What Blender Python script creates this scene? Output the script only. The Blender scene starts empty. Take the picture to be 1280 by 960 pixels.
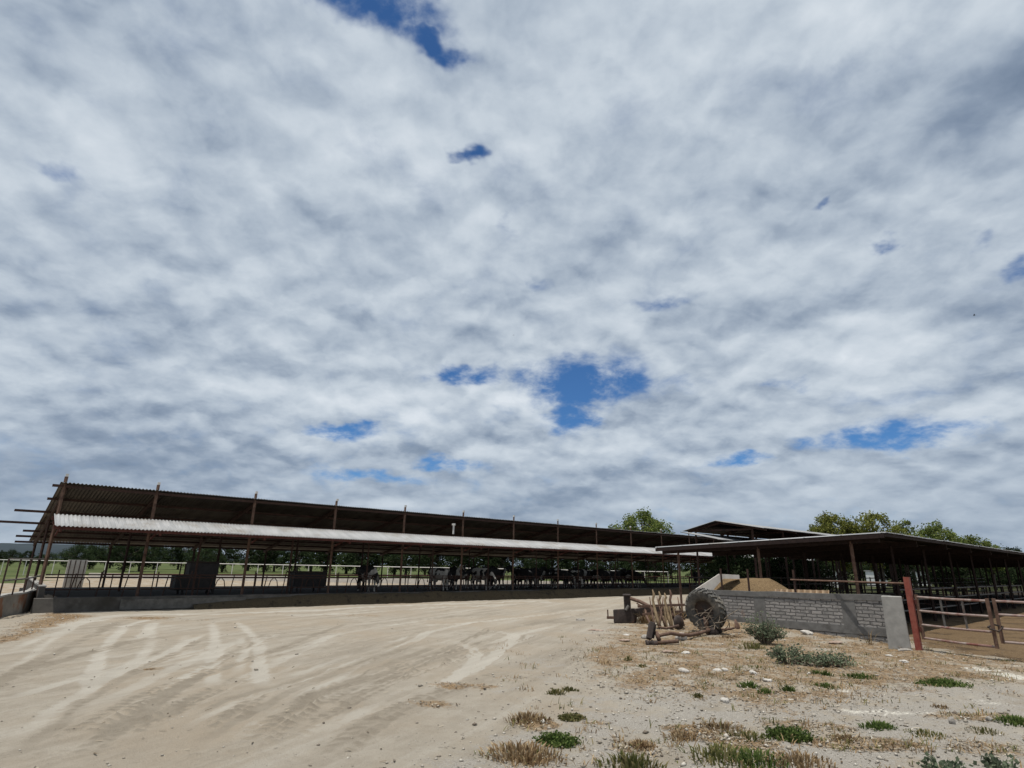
import bpy, bmesh, math, random
import numpy as np
from mathutils import Vector, Matrix, Euler
rnd = random.Random(7); rng = np.random.default_rng(7)
sc = bpy.context.scene; COL = sc.collection; PI = math.pi

# ------------------------------------------------------------------ camera geometry
F, HC, YH = 727.0, 1.7, 708.0
pit = math.atan((YH-480)/F); rol = math.atan(42/2320)
fw = Vector((0, math.cos(pit), math.sin(pit)))
r0 = Vector((1, 0, 0)); u0 = r0.cross(fw)
RX = math.cos(rol)*r0 + math.sin(rol)*u0
UX = -math.sin(rol)*r0 + math.cos(rol)*u0
CP = Vector((0, 0, HC))
def ray(x, y): return fw + RX*((x-640)/F) - UX*((y-480)/F)
def G(x, y, z=0.0):
    d = ray(x, y); return CP + d*((z-HC)/d.z)
def AY(x, y, Y):
    d = ray(x, y); return CP + d*(Y/d.y)
A = math.atan2(.6612, .7502)                      # long axis of the sheds
U = Vector((math.cos(A), math.sin(A), 0)); B = Vector((-math.sin(A), math.cos(A), 0))
def W(s, t, z=0): return U*s + B*t + Vector((0, 0, z))

# ------------------------------------------------------------------ materials
def mat(name): 
    m = bpy.data.materials.new(name); m.use_nodes = True
    nt = m.node_tree; nt.nodes.clear(); return m, nt
class N:
    def __init__(s, nt): s.nt = nt
    def n(s, typ, **k):
        nd = s.nt.nodes.new(typ)
        for a, v in k.items():
            if a.startswith('i_'):
                nd.inputs[a[2:].replace('_', ' ')].default_value = v
            else: setattr(nd, a, v)
        return nd
    def l(s, a, b): s.nt.links.new(a, b)
    def math(s, op, a, b=None, c=None, clamp=False):
        nd = s.nt.nodes.new('ShaderNodeMath'); nd.operation = op; nd.use_clamp = clamp
        for i, v in enumerate((a, b, c)):
            if v is None: continue
            if isinstance(v, (int, float)): nd.inputs[i].default_value = v
            else: s.l(v, nd.inputs[i])
        return nd.outputs[0]
    def sstep(s, v, lo, hi, a=0., b=1.):
        nd = s.nt.nodes.new('ShaderNodeMapRange'); nd.interpolation_type = 'SMOOTHSTEP'
        s.l(v, nd.inputs[0])
        for i, q in zip((1, 2, 3, 4), (lo, hi, a, b)): nd.inputs[i].default_value = q
        return nd.outputs[0]
    def mix(s, f, a, b, mode='MIX'):
        nd = s.nt.nodes.new('ShaderNodeMix'); nd.data_type = 'RGBA'; nd.blend_type = mode
        for i, v in ((0, f), (6, a), (7, b)):
            if isinstance(v, (int, float)): nd.inputs[i].default_value = v
            elif isinstance(v, (tuple, list)): nd.inputs[i].default_value = (*v[:3], 1)
            else: s.l(v, nd.inputs[i])
        return nd.outputs[2]
    def noise(s, vec, scale, detail=4, rough=.55, dist=0., dim='3D'):
        nd = s.nt.nodes.new('ShaderNodeTexNoise'); nd.noise_dimensions = dim
        if vec is not None: s.l(vec, nd.inputs['Vector'])
        nd.inputs['Scale'].default_value = scale; nd.inputs['Detail'].default_value = detail
        nd.inputs['Roughness'].default_value = rough; nd.inputs['Distortion'].default_value = dist
        return nd.outputs[0]
def out_pbr(h, col, rough=.8, metal=0., bump=None, bstr=.4, bdist=.02, spec=.3):
    p = h.n('ShaderNodeBsdfPrincipled'); o = h.n('ShaderNodeOutputMaterial')
    if isinstance(col, (tuple, list)): p.inputs['Base Color'].default_value = (*col[:3], 1)
    else: h.l(col, p.inputs['Base Color'])
    if isinstance(rough, (int, float)): p.inputs['Roughness'].default_value = rough
    else: h.l(rough, p.inputs['Roughness'])
    p.inputs['Metallic'].default_value = metal
    p.inputs['Specular IOR Level'].default_value = spec
    if bump is not None:
        b = h.n('ShaderNodeBump'); b.inputs['Strength'].default_value = bstr; b.inputs['Distance'].default_value = bdist
        h.l(bump, b.inputs['Height']); h.l(b.outputs[0], p.inputs['Normal'])
    h.l(p.outputs[0], o.inputs[0]); return p
def simple(name, c1, c2, scale=6., rough=.8, metal=0., c3=None, s3=1.5, th3=(.55, .7), bump=.3, bdist=.01, stretch=None, spec=.3, detail=6):
    m, nt = mat(name); h = N(nt)
    tc = h.n('ShaderNodeTexCoord').outputs['Object']
    v = tc
    if stretch:
        mp = h.n('ShaderNodeMapping'); h.l(tc, mp.inputs[0]); mp.inputs['Scale'].default_value = stretch; v = mp.outputs[0]
    n = h.noise(v, scale, detail, .6)
    c = h.mix(h.sstep(n, .3, .7), c1, c2)
    if c3: c = h.mix(h.sstep(h.noise(tc, s3, 5, .65), *th3), c, c3)
    out_pbr(h, c, rough, metal, n, bump, bdist, spec); return m
M = {}
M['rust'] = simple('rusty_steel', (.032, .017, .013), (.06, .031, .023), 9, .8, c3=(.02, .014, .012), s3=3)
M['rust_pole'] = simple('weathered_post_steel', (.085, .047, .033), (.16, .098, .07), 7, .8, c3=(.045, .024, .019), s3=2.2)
M['oxide'] = simple('red_oxide_beam', (.065, .021, .017), (.1, .036, .027), 6, .75)
M['zinc'] = simple('galvanised_sheet', (.27, .275, .28), (.38, .38, .38), 1.6, .5, .0, c3=(.235, .22, .2), s3=.8, th3=(.5, .7), stretch=(4., .35, 1), bump=.05)
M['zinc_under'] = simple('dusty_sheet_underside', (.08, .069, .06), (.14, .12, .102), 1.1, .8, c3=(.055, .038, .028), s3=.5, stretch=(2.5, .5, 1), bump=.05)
M['shade_under'] = simple('shade_darkened_sheet_underside', (.018, .015, .013), (.035, .029, .025), 1.1, .85, bump=.05)  # sheet underside with the barn's shade put into its colour
M['rust_shade'] = simple('shade_darkened_rusty_steel', (.016, .009, .008), (.03, .017, .014), 9, .85)  # rusty steel blackened in colour to stand for shade inside the near barn
M['white_pipe'] = simple('faded_white_pipe', (.5, .49, .46), (.62, .6, .57), 5, .6)
M['grey_pipe'] = simple('dull_grey_pipe', (.07, .064, .058), (.13, .12, .11), 5, .6, c3=(.08, .045, .035))
M['gate'] = simple('worn_gate_pipe', (.2, .125, .105), (.3, .25, .225), 6, .6, c3=(.15, .055, .042), s3=2.4, th3=(.5, .65))
M['redpost'] = simple('red_painted_steel', (.20, .045, .032), (.27, .085, .06), 7, .6, c3=(.10, .04, .03), s3=3)
M['concrete'] = simple('grey_concrete', (.25, .245, .23), (.33, .32, .3), 5, .9, c3=(.18, .17, .155), s3=1.2)
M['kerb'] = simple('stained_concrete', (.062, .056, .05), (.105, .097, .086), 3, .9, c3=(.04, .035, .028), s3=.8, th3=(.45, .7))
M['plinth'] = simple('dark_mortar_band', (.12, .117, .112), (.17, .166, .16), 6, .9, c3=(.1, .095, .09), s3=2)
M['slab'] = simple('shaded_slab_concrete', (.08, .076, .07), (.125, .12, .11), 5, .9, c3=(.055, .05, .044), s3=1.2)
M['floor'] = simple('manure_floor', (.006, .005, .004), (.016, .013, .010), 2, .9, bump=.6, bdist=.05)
M['feed'] = simple('chopped_feed', (.05, .037, .022), (.10, .075, .043), 30, .95, c3=(.03, .023, .015), s3=3, bump=1, bdist=.04)
M['black_steel'] = simple('black_box_steel', (.012, .011, .011), (.025, .022, .022), 5, .6)
M['dark_iron'] = simple('old_dark_iron', (.028, .022, .02), (.05, .037, .032), 12, .75, c3=(.085, .048, .034), s3=5)
M['old_iron'] = simple('rusty_brown_iron', (.08, .046, .033), (.145, .09, .063), 14, .8, c3=(.07, .045, .035), s3=5)
M['tan_iron'] = simple('dust_covered_tine', (.15, .105, .062), (.25, .185, .11), 16, .85, c3=(.08, .05, .035), s3=6)
M['rubber'] = simple('dusty_tyre_rubber', (.06, .058, .054), (.115, .11, .10), 8, .85, c3=(.19, .172, .146), s3=2.2, th3=(.5, .7))
M['whitewash'] = simple('pale_bunker_concrete', (.5, .46, .41), (.62, .58, .52), 4, .9)
M['silage'] = simple('silage_heap', (.12, .078, .038), (.21, .143, .074), 25, .95, c3=(.08, .052, .028), s3=3, bump=1, bdist=.05)
M['stone'] = simple('pale_stone', (.34, .32, .285), (.52, .49, .45), 12, .9, bump=.6)
M['pinkstone'] = simple('pinkish_rubble', (.22, .155, .12), (.33, .26, .21), 12, .9, bump=.6)
M['greystone'] = simple('grey_stone', (.2, .18, .16), (.32, .3, .27), 12, .9, bump=.6)
M['bark'] = simple('bark', (.06, .048, .038), (.12, .1, .08), 12, .95, stretch=(1, 1, .2), bump=.8)
M['dry_wood'] = simple('dry_branch', (.12, .095, .072), (.22, .18, .14), 12, .9)
M['render_white'] = simple('white_wall_paint', (.7, .7, .69), (.8, .8, .79), 3, .8)
M['dark_open'] = simple('dark_window_glass', (.02, .022, .025), (.03, .03, .035), 3, .3)
M['bird'] = simple('dark_feathers', (.02, .02, .02), (.04, .04, .04), 20, .8)
M['rubble_red'] = simple('sheet_rust_tan', (.3, .2, .12), (.4, .3, .2), 6, .8)
M['hill'] = simple('haze_tinted_scrub', (.013, .022, .03), (.022, .033, .040), .004, .95, bump=0)  # distance haze is painted in as a bluish base colour

def leafmat(name, cols, transl=.35, rough=.6):
    m, nt = mat(name); h = N(nt)
    gi = h.n('ShaderNodeNewGeometry').outputs['Random Per Island']
    r = h.n('ShaderNodeValToRGB'); h.l(gi, r.inputs[0])
    e = r.color_ramp.elements
    while len(e) < len(cols): e.new(.5)
    for i, c in enumerate(cols):
        e[i].position = i/(len(cols)-1); e[i].color = (*c, 1)
    tc = h.n('ShaderNodeTexCoord').outputs['Object']
    oi = h.n('ShaderNodeObjectInfo').outputs['Random']
    f = h.math('ADD', h.sstep(h.noise(tc, 1.1, 3), .35, .65, .65, 1.15), h.math('MULTIPLY', oi, .35))
    c = h.mix(1., r.outputs[0], f, 'MULTIPLY')
    d = h.n('ShaderNodeBsdfDiffuse'); t = h.n('ShaderNodeBsdfTranslucent'); x = h.n('ShaderNodeMixShader'); o = h.n('ShaderNodeOutputMaterial')
    h.l(c, d.inputs[0]); h.l(c, t.inputs[0]); x.inputs[0].default_value = transl
    h.l(d.outputs[0], x.inputs[1]); h.l(t.outputs[0], x.inputs[2]); h.l(x.outputs[0], o.inputs[0]); return m
M['leaf_dark'] = leafmat('dark_leaves', [(.016, .026, .013), (.03, .045, .021), (.048, .062, .03)])
M['leaf_mid'] = leafmat('mid_leaves', [(.06, .088, .026), (.115, .148, .042), (.19, .21, .07)])
M['leaf_yellow'] = leafmat('yellow_green_leaves', [(.085, .10, .028), (.155, .168, .042), (.24, .235, .07)])
M['leaf_grey'] = leafmat('grey_green_leaves', [(.08, .105, .065), (.14, .17, .11), (.2, .22, .15)])
M['grass_green'] = leafmat('green_weed', [(.035, .06, .018), (.075, .11, .03), (.14, .17, .06)])
M['grass_olive'] = leafmat('olive_weed', [(.06, .07, .024), (.115, .115, .042), (.26, .21, .11)])
M['grass_dry'] = leafmat('dry_grass', [(.12, .078, .043), (.23, .158, .088), (.37, .285, .175)])

# cattle coat
m, nt = mat('cattle_coat'); h = N(nt)
tc = h.n('ShaderNodeTexCoord').outputs['Object']; oi = h.n('ShaderNodeObjectInfo').outputs['Random']
cb = h.n('ShaderNodeCombineXYZ'); 
for i in range(3): h.l(h.math('MULTIPLY', oi, 37.+11*i), cb.inputs[i])
va = h.n('ShaderNodeVectorMath'); h.l(tc, va.inputs[0]); h.l(cb.outputs[0], va.inputs[1])
nz = h.noise(va.outputs[0], 1.5, 2, .4)
sx = h.n('ShaderNodeSeparateXYZ'); h.l(tc, sx.inputs[0])
low = h.sstep(sx.outputs[2], .55, .2, 0, .13)
out_pbr(h, h.mix(h.sstep(h.math('ADD', nz, low), .6, .625), (.012, .011, .011), (.42, .4, .36)), .7, 0, h.noise(tc, 40, 3), .2, .01)
M['coat'] = m
M['coat_pied'] = m.copy()
for nd in M['coat_pied'].node_tree.nodes:
    if nd.type == 'MAP_RANGE' and abs(nd.inputs[1].default_value-.6) < 1e-4: nd.inputs[1].default_value = .485; nd.inputs[2].default_value = .51

# brick with mortar (lighter grey blocks laid in courses)
m, nt = mat('grey_brick_courses'); h = N(nt)
tc = h.n('ShaderNodeTexCoord').outputs['UV']
dv = h.n('ShaderNodeVectorMath', operation='MULTIPLY_ADD'); 
nzv = h.n('ShaderNodeTexNoise'); nzv.inputs['Scale'].default_value = 9; h.l(tc, nzv.inputs['Vector'])
h.l(nzv.outputs[1], dv.inputs[0]); dv.inputs[1].default_value = (.06, .05, 0); h.l(tc, dv.inputs[2])
bk = h.n('ShaderNodeTexBrick'); h.l(dv.outputs[0], bk.inputs['Vector'])
bk.inputs['Color1'].default_value = (.235, .225, .215, 1); bk.inputs['Color2'].default_value = (.33, .31, .295, 1)
bk.inputs['Mortar'].default_value = (.10, .097, .093, 1); bk.inputs['Scale'].default_value = 1.
bk.inputs['Mortar Size'].default_value = .014; bk.inputs['Mortar Smooth'].default_value = .25
bk.inputs['Brick Width'].default_value = .29; bk.inputs['Row Height'].default_value = .088
n2 = h.noise(tc, 7., 6, .65)
c = h.mix(h.sstep(n2, .5, .68), bk.outputs[0], (.15, .145, .14))
c = h.mix(h.sstep(h.noise(tc, 1.3, 4), .62, .7), c, (.27, .19, .15))
ht = h.math('SUBTRACT', h.math('MULTIPLY', h.noise(tc, 30, 4), .4), bk.outputs[1])
out_pbr(h, c, .92, 0, ht, 1., .02); M['brick'] = m

# ground
m, nt = mat('ground_dirt'); h = N(nt)
pos = h.n('ShaderNodeNewGeometry').outputs['Position']
a1 = h.n('ShaderNodeAttribute', attribute_name='zone_a').outputs['Color']
a2 = h.n('ShaderNodeAttribute', attribute_name='zone_b').outputs['Color']
s1 = h.n('ShaderNodeSeparateColor'); h.l(a1, s1.inputs[0]); s2 = h.n('ShaderNodeSeparateColor'); h.l(a2, s2.inputs[0])
nf = h.noise(pos, 26, 5, .7); nm = h.noise(pos, 3.1, 6, .62); nl = h.noise(pos, .35, 5, .6); ng = h.noise(pos, 75, 3, .7)
mpg = h.n('ShaderNodeMapping'); h.l(pos, mpg.inputs[0]); mpg.inputs['Rotation'].default_value = (0, 0, math.radians(-68))
mp2 = h.n('ShaderNodeMapping'); h.l(mpg.outputs[0], mp2.inputs[0]); mp2.inputs['Scale'].default_value = (.13, 1.9, 1)
nst = h.noise(mp2.outputs[0], 1.0, 7, .66, .3); nblot = h.noise(pos, 1.15, 8, .68)
dirt = h.mix(h.sstep(nm, .3, .7), (.288, .253, .204), (.338, .302, .248))
dirt = h.mix(h.sstep(nst, .5, .66, 0, .8), dirt, (.375, .343, .292)); dirt = h.mix(h.sstep(nst, .5, .36, 0, .75), dirt, (.245, .213, .17))
dirt = h.mix(h.sstep(nl, .42, .66, 0, .75), dirt, (.305, .253, .19))
dirt = h.mix(h.sstep(nf, .56, .72, 0, .6), dirt, (.2, .17, .13)); dirt = h.mix(h.sstep(ng, .55, .72, 0, .45), dirt, (.40, .37, .32)); dirt = h.mix(h.sstep(ng, .44, .3, 0, .4), dirt, (.2, .175, .14))
pale = h.mix(h.sstep(nst, .3, .7), (.35, .32, .272), (.42, .388, .335))
dark = h.mix(h.sstep(nm, .3, .7), (.215, .185, .145), (.265, .232, .185))
rv = s1.outputs[0]
c = h.mix(h.sstep(rv, .5, .9), dirt, pale); c = h.mix(h.sstep(rv, .5, .15), c, dark)
grav = h.mix(h.sstep(ng, .35, .65), (.21, .19, .165), (.40, .372, .33))
grav = h.mix(h.sstep(nf, .35, .7, 0, .6), grav, (.31, .285, .245))
jit = h.math('ADD', h.math('MULTIPLY', h.math('SUBTRACT', nf, .5), 1.0), h.math('MULTIPLY', h.math('SUBTRACT', nblot, .5), 2.2))
c = h.mix(h.sstep(h.math('ADD', s1.outputs[2], jit), .35, .65), c, grav)
straw = h.mix(h.sstep(nf, .36, .64), (.142, .091, .050), (.285, .199, .115))
straw = h.mix(h.sstep(ng, .56, .68), straw, (.36, .305, .225)); straw = h.mix(h.sstep(ng, .42, .3, 0, .7), straw, (.09, .06, .035))
straw = h.mix(h.sstep(nblot, .54, .66, 0, .8), straw, (.31, .265, .205)); straw = h.mix(h.sstep(nm, .46, .34, 0, .6), straw, (.15, .098, .056))
c = h.mix(h.sstep(h.math('ADD', s1.outputs[1], jit), .35, .65), c, straw)
gr = h.mix(h.sstep(h.noise(pos, .12, 5), .35, .65), (.05, .068, .022), (.085, .1, .036))
c = h.mix(h.sstep(s2.outputs[0], .3, .7), c, gr)
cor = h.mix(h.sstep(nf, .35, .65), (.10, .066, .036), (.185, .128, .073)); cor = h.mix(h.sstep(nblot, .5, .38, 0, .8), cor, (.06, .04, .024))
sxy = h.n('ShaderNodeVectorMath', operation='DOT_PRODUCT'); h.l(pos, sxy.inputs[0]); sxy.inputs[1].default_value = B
cor = h.mix(h.sstep(h.math('ADD', sxy.outputs['Value'], h.math('MULTIPLY', nblot, 1.2)), 7.2, 8.6), cor, (.022, .017, .012))  # deeper corral dirt blackened to paint the shade under the barn roof
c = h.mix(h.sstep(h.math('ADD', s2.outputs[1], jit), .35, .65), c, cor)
wt = h.mix(h.sstep(nf, .3, .7), (.45, .42, .36), (.6, .57, .5))
c = h.mix(h.sstep(h.math('ADD', s2.outputs[2], jit), .4, .6), c, wt)
hb = h.math('ADD', h.math('MULTIPLY', nf, .5), h.math('MULTIPLY', ng, .5))
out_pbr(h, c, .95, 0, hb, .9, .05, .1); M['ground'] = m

# ------------------------------------------------------------------ mesh builder
class MB:
    def __init__(s): s.v = []; s.f = []; s.mi = []; s.uv = None
    def add(s, vs, fs, mi=0):
        k = len(s.v); s.v += [tuple(v) for v in vs]; s.f += [tuple(k+i for i in f) for f in fs]; s.mi += [mi]*len(fs)
    def box(s, c, size, rot=None, mi=0, taper=1.):
        a, b, d = size[0]/2, size[1]/2, size[2]/2
        vs = [Vector((x*a*(taper if z > 0 else 1), y*b*(taper if z > 0 else 1), z*d)) for z in (-1, 1) for y in (-1, 1) for x in (-1, 1)]
        if rot is not None: vs = [rot @ v for v in vs]
        c = Vector(c); s.add([v+c for v in vs], [(0, 2, 3, 1), (4, 5, 7, 6), (0, 1, 5, 4), (2, 6, 7, 3), (0, 4, 6, 2), (1, 3, 7, 5)], mi)
    def beam(s, p, q, w, hgt=None, up=(0, 0, 1), mi=0):
        p = Vector(p); q = Vector(q); d = q-p; L = d.length; x = d.normalized(); up = Vector(up)
        if abs(x.dot(up)) > .95: up = Vector((U.x, U.y, 0)) if abs(x.dot(U)) < .9 else B.copy()
        y = up.cross(x).normalized(); z = x.cross(y)
        s.box((p+q)/2, (L, w, hgt or w), Matrix((x, y, z)).transposed(), mi)
    def tube(s, pts, r, n=8, mi=0, cap=True):
        pts = [Vector(p) for p in pts]; m = len(pts)
        rs = r if isinstance(r, (list, tuple)) else [r]*m
        t0 = (pts[1]-pts[0]).normalized(); ref = Vector((0, 0, 1)) if abs(t0.z) < .9 else Vector((1, 0, 0))
        nrm = t0.cross(ref).normalized(); vs = []
        for i, p in enumerate(pts):
            t = ((pts[min(i+1, m-1)]-pts[max(i-1, 0)])).normalized()
            nrm = (nrm - t*nrm.dot(t)).normalized(); bn = t.cross(nrm)
            rr = rs[i]; ra, rb = rr if isinstance(rr, tuple) else (rr, rr)
            for k in range(n):
                a = 2*PI*k/n; vs.append(p+nrm*math.cos(a)*ra+bn*math.sin(a)*rb)
        fs = [(i*n+k, i*n+(k+1) % n, (i+1)*n+(k+1) % n, (i+1)*n+k) for i in range(m-1) for k in range(n)]
        if cap: fs += [tuple(reversed(range(n))), tuple(range((m-1)*n, m*n))]
        s.add(vs, fs, mi)
    def lathe(s, prof, c, axis, n=24, mi=0, closed=False):
        ax = Vector(axis).normalized(); ref = Vector((0, 0, 1)) if abs(ax.z) < .9 else Vector((1, 0, 0))
        x = ax.cross(ref).normalized(); y = ax.cross(x); c = Vector(c); vs = []; m = len(prof)
        for r, hh in prof:
            for k in range(n):
                a = 2*PI*k/n; vs.append(c+ax*hh+(x*math.cos(a)+y*math.sin(a))*r)
        rg = range(m) if closed else range(m-1)
        s.add(vs, [(i*n+k, i*n+(k+1) % n, ((i+1) % m)*n+(k+1) % n, ((i+1) % m)*n+k) for i in rg for k in range(n)], mi)
    def blob(s, c, r, seed=0, amp=.25, sub=2, mi=0):
        bm = bmesh.new(); bmesh.ops.create_icosphere(bm, subdivisions=sub, radius=1)
        rr = random.Random(seed); ks = [(Vector((rr.gauss(0, 1), rr.gauss(0, 1), rr.gauss(0, 1))).normalized(), rr.uniform(-amp, amp)) for _ in range(9)]
        vs = []
        for v in bm.verts:
            q = 1+sum(a*max(0, v.co.dot(k))**3 for k, a in ks)
            vs.append(Vector((v.co.x*r[0]*q, v.co.y*r[1]*q, v.co.z*r[2]*q))+Vector(c))
        s.add(vs, [tuple(v.index for v in f.verts) for f in bm.faces], mi); bm.free()
    def mesh(s, name, mats, off=None, smooth=False):
        me = bpy.data.meshes.new(name); o = Vector(off) if off is not None else Vector()
        me.from_pydata([(v[0]-o[0], v[1]-o[1], v[2]-o[2]) for v in s.v], [], s.f)
        for mm in (mats if isinstance(mats, (list, tuple)) else [mats]): me.materials.append(mm)
        if any(s.mi): me.polygons.foreach_set('material_index', s.mi)
        if smooth: me.polygons.foreach_set('use_smooth', [True]*len(s.f))
        me.update(); return me
    def build(s, name, mats, parent=None, off=None, smooth=False):
        o = bpy.data.objects.new(name, s.mesh(name, mats, off, smooth)); COL.objects.link(o)
        if parent: o.parent = parent
        return o
def tag(o, label=None, cat=None, group=None, kind=None):
    for k, v in (('label', label), ('category', cat), ('group', group), ('kind', kind)):
        if v: o[k] = v
    return o
def empty(name, loc, rz=0., label=None, cat=None, group=None):
    o = bpy.data.objects.new(name, None); COL.objects.link(o); o.empty_display_size = .3
    o.location = loc; o.rotation_euler = (0, 0, rz); return tag(o, label, cat, group)
def solo(mb, name, mats, base, label, cat, group=None, smooth=False):
    o = mb.build(name, mats, None, base, smooth); o.location = base; return tag(o, label, cat, group)
def copy_tree(o, parent=None):
    c = o.copy(); COL.objects.link(c)
    if parent: c.parent = parent
    for ch in list(o.children): copy_tree(ch, c)
    return c
def ordinal(i):
    return ['first', 'second', 'third', 'fourth', 'fifth', 'sixth', 'seventh', 'eighth', 'ninth', 'tenth', 'eleventh', 'twelfth', 'thirteenth', 'fourteenth', 'fifteenth', 'sixteenth'][i]

# numpy value noise
def vnoise(x, y, seed=0):
    xi = np.floor(x).astype(np.int64); yi = np.floor(y).astype(np.int64); fx = x-xi; fy = y-yi
    fx = fx*fx*(3-2*fx); fy = fy*fy*(3-2*fy)
    def hsh(a, b):
        q = (a*374761393+b*668265263+seed*1442695041) & 0xffffffff
        q = ((q ^ (q >> 13))*1274126177) & 0xffffffff
        return ((q ^ (q >> 16)) & 0xffff)/65535.
    return (hsh(xi, yi)*(1-fx)+hsh(xi+1, yi)*fx)*(1-fy)+(hsh(xi, yi+1)*(1-fx)+hsh(xi+1, yi+1)*fx)*fy
def fbm(x, y, seed=0, o=4):
    return sum(vnoise(x*2**k, y*2**k, seed+k)*.5**(k+1) for k in range(o))/(1-.5**o)

# ------------------------------------------------------------------ ground sheet
def axis_x():
    a = [0.]; st = .045
    while a[-1] < 3500:
        a.append(a[-1]+(st if a[-1] < 13 else st*(1.13**max(0, len(a)-290))))
    a = np.array(a); return np.concatenate([-a[:0:-1], a])
xs = axis_x()
ys = [5.0]
while ys[-1] < 3500:
    y = ys[-1]; ys.append(y+(max(.026, y*y/1350.) if y < 40 else y*.06))
yb = [5.0-.3*(1.35**k-1)/.35 for k in range(1, 30)]; yb = [v for v in yb if v > -400]
ys = np.array(sorted(yb)+ys)
X, Y = np.meshgrid(xs, ys); sh = X.shape; X = X.ravel(); Y = Y.ravel()
S = X*U.x+Y*U.y; T = X*B.x+Y*B.y
near = (Y > 4) & (Y < 45) & (abs(X) < 45)
za = np.zeros((len(X), 3)); za[:, 0] = .5; zb = np.zeros((len(X), 3)); Z = np.zeros(len(X))
wx = X+(fbm(X*.9, Y*.9, 3)-.5)*.4; wy = Y+(fbm(X*.9, Y*.9, 9)-.5)*.5
def catmull(P, n=14):
    P = [P[0]]+list(P)+[P[-1]]; o = []
    for i in range(1, len(P)-2):
        a, b, c, d = (np.array(P[i+k]) for k in (-1, 0, 1, 2))
        for t in np.linspace(0, 1, n, endpoint=False):
            o.append(.5*((2*b)+(-a+c)*t+(2*a-5*b+4*c-d)*t*t+(-a+3*b-3*c+d)*t**3))
    o.append(np.array(P[-2])); return np.array(o)
def track(px, width, amt, lugs=0., rut=.01, pair=None, seed=1, crisp=False):
    global Z
    P = catmull([tuple(G(*p)[:2]) for p in px])
    if pair:
        d = np.gradient(P, axis=0); nn = np.stack([-d[:, 1], d[:, 0]], 1); nn /= np.linalg.norm(nn, axis=1)[:, None]+1e-9
        P = P+nn*pair
    lo = P.min(0)-1.5; hi = P.max(0)+1.5
    ix = np.where(near & (X > lo[0]) & (X < hi[0]) & (Y > lo[1]) & (Y < hi[1]))[0]
    if not len(ix): return
    q = np.stack([wx[ix]*.35+X[ix]*.65, wy[ix]*.35+Y[ix]*.65], 1)
    best = np.full(len(ix), 1e9); arc = np.zeros(len(ix)); side = np.zeros(len(ix))
    L = np.concatenate([[0], np.cumsum(np.linalg.norm(np.diff(P, axis=0), axis=1))])
    for i in range(len(P)-1):
        a, b = P[i], P[i+1]; d = b-a; l2 = d@d+1e-9
        t = np.clip(((q-a)@d)/l2, 0, 1); r = q-a-t[:, None]*d; dist = np.hypot(r[:, 0], r[:, 1])
        k = dist < best; best[k] = dist[k]; arc[k] = (L[i]+t*math.sqrt(l2))[k]; side[k] = np.sign(d[0]*r[:, 1]-d[1]*r[:, 0])[k]*dist[k]
    e = fbm(X[ix]*2.5, Y[ix]*2.5, 40+seed, 3)
    width = width*.72
    k = np.clip((width/2*(1.1-.25*(e > .55))-best)/(width*.10)+.6*(e-.35), 0, 1)
    fade = np.clip(arc/1.2, 0, 1)*np.clip((L[-1]-arc)/1.2, 0, 1)*(np.clip(.35+1.1*fbm(X[ix]*.45, Y[ix]*.45, 60+seed, 2), 0, 1) if not crisp else np.clip(.7+.6*(e-.3), 0, 1))
    k = k*fade
    za[ix, 0] += amt*k*np.clip((1-abs(za[ix, 0]-.5)*.6), .3, 1)
    Z[ix] -= rut*k
    Z[ix] += rut*.8*np.exp(-((best-width*.62)/(width*.16))**2)*fade
    if lugs:
        ph = (arc+abs(side)*.9)/.2+ (side > 0)*.5
        lg = (np.sin(2*PI*ph) > .2)*k*(abs(side) > .03)*(vnoise(X[ix]*1.4, Y[ix]*1.4, 5+seed) > .35)
        Z[ix] += lugs*lg; za[ix, 0] -= .5*lg*np.sign(lugs)
bb = lambda *p: list(p)
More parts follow.
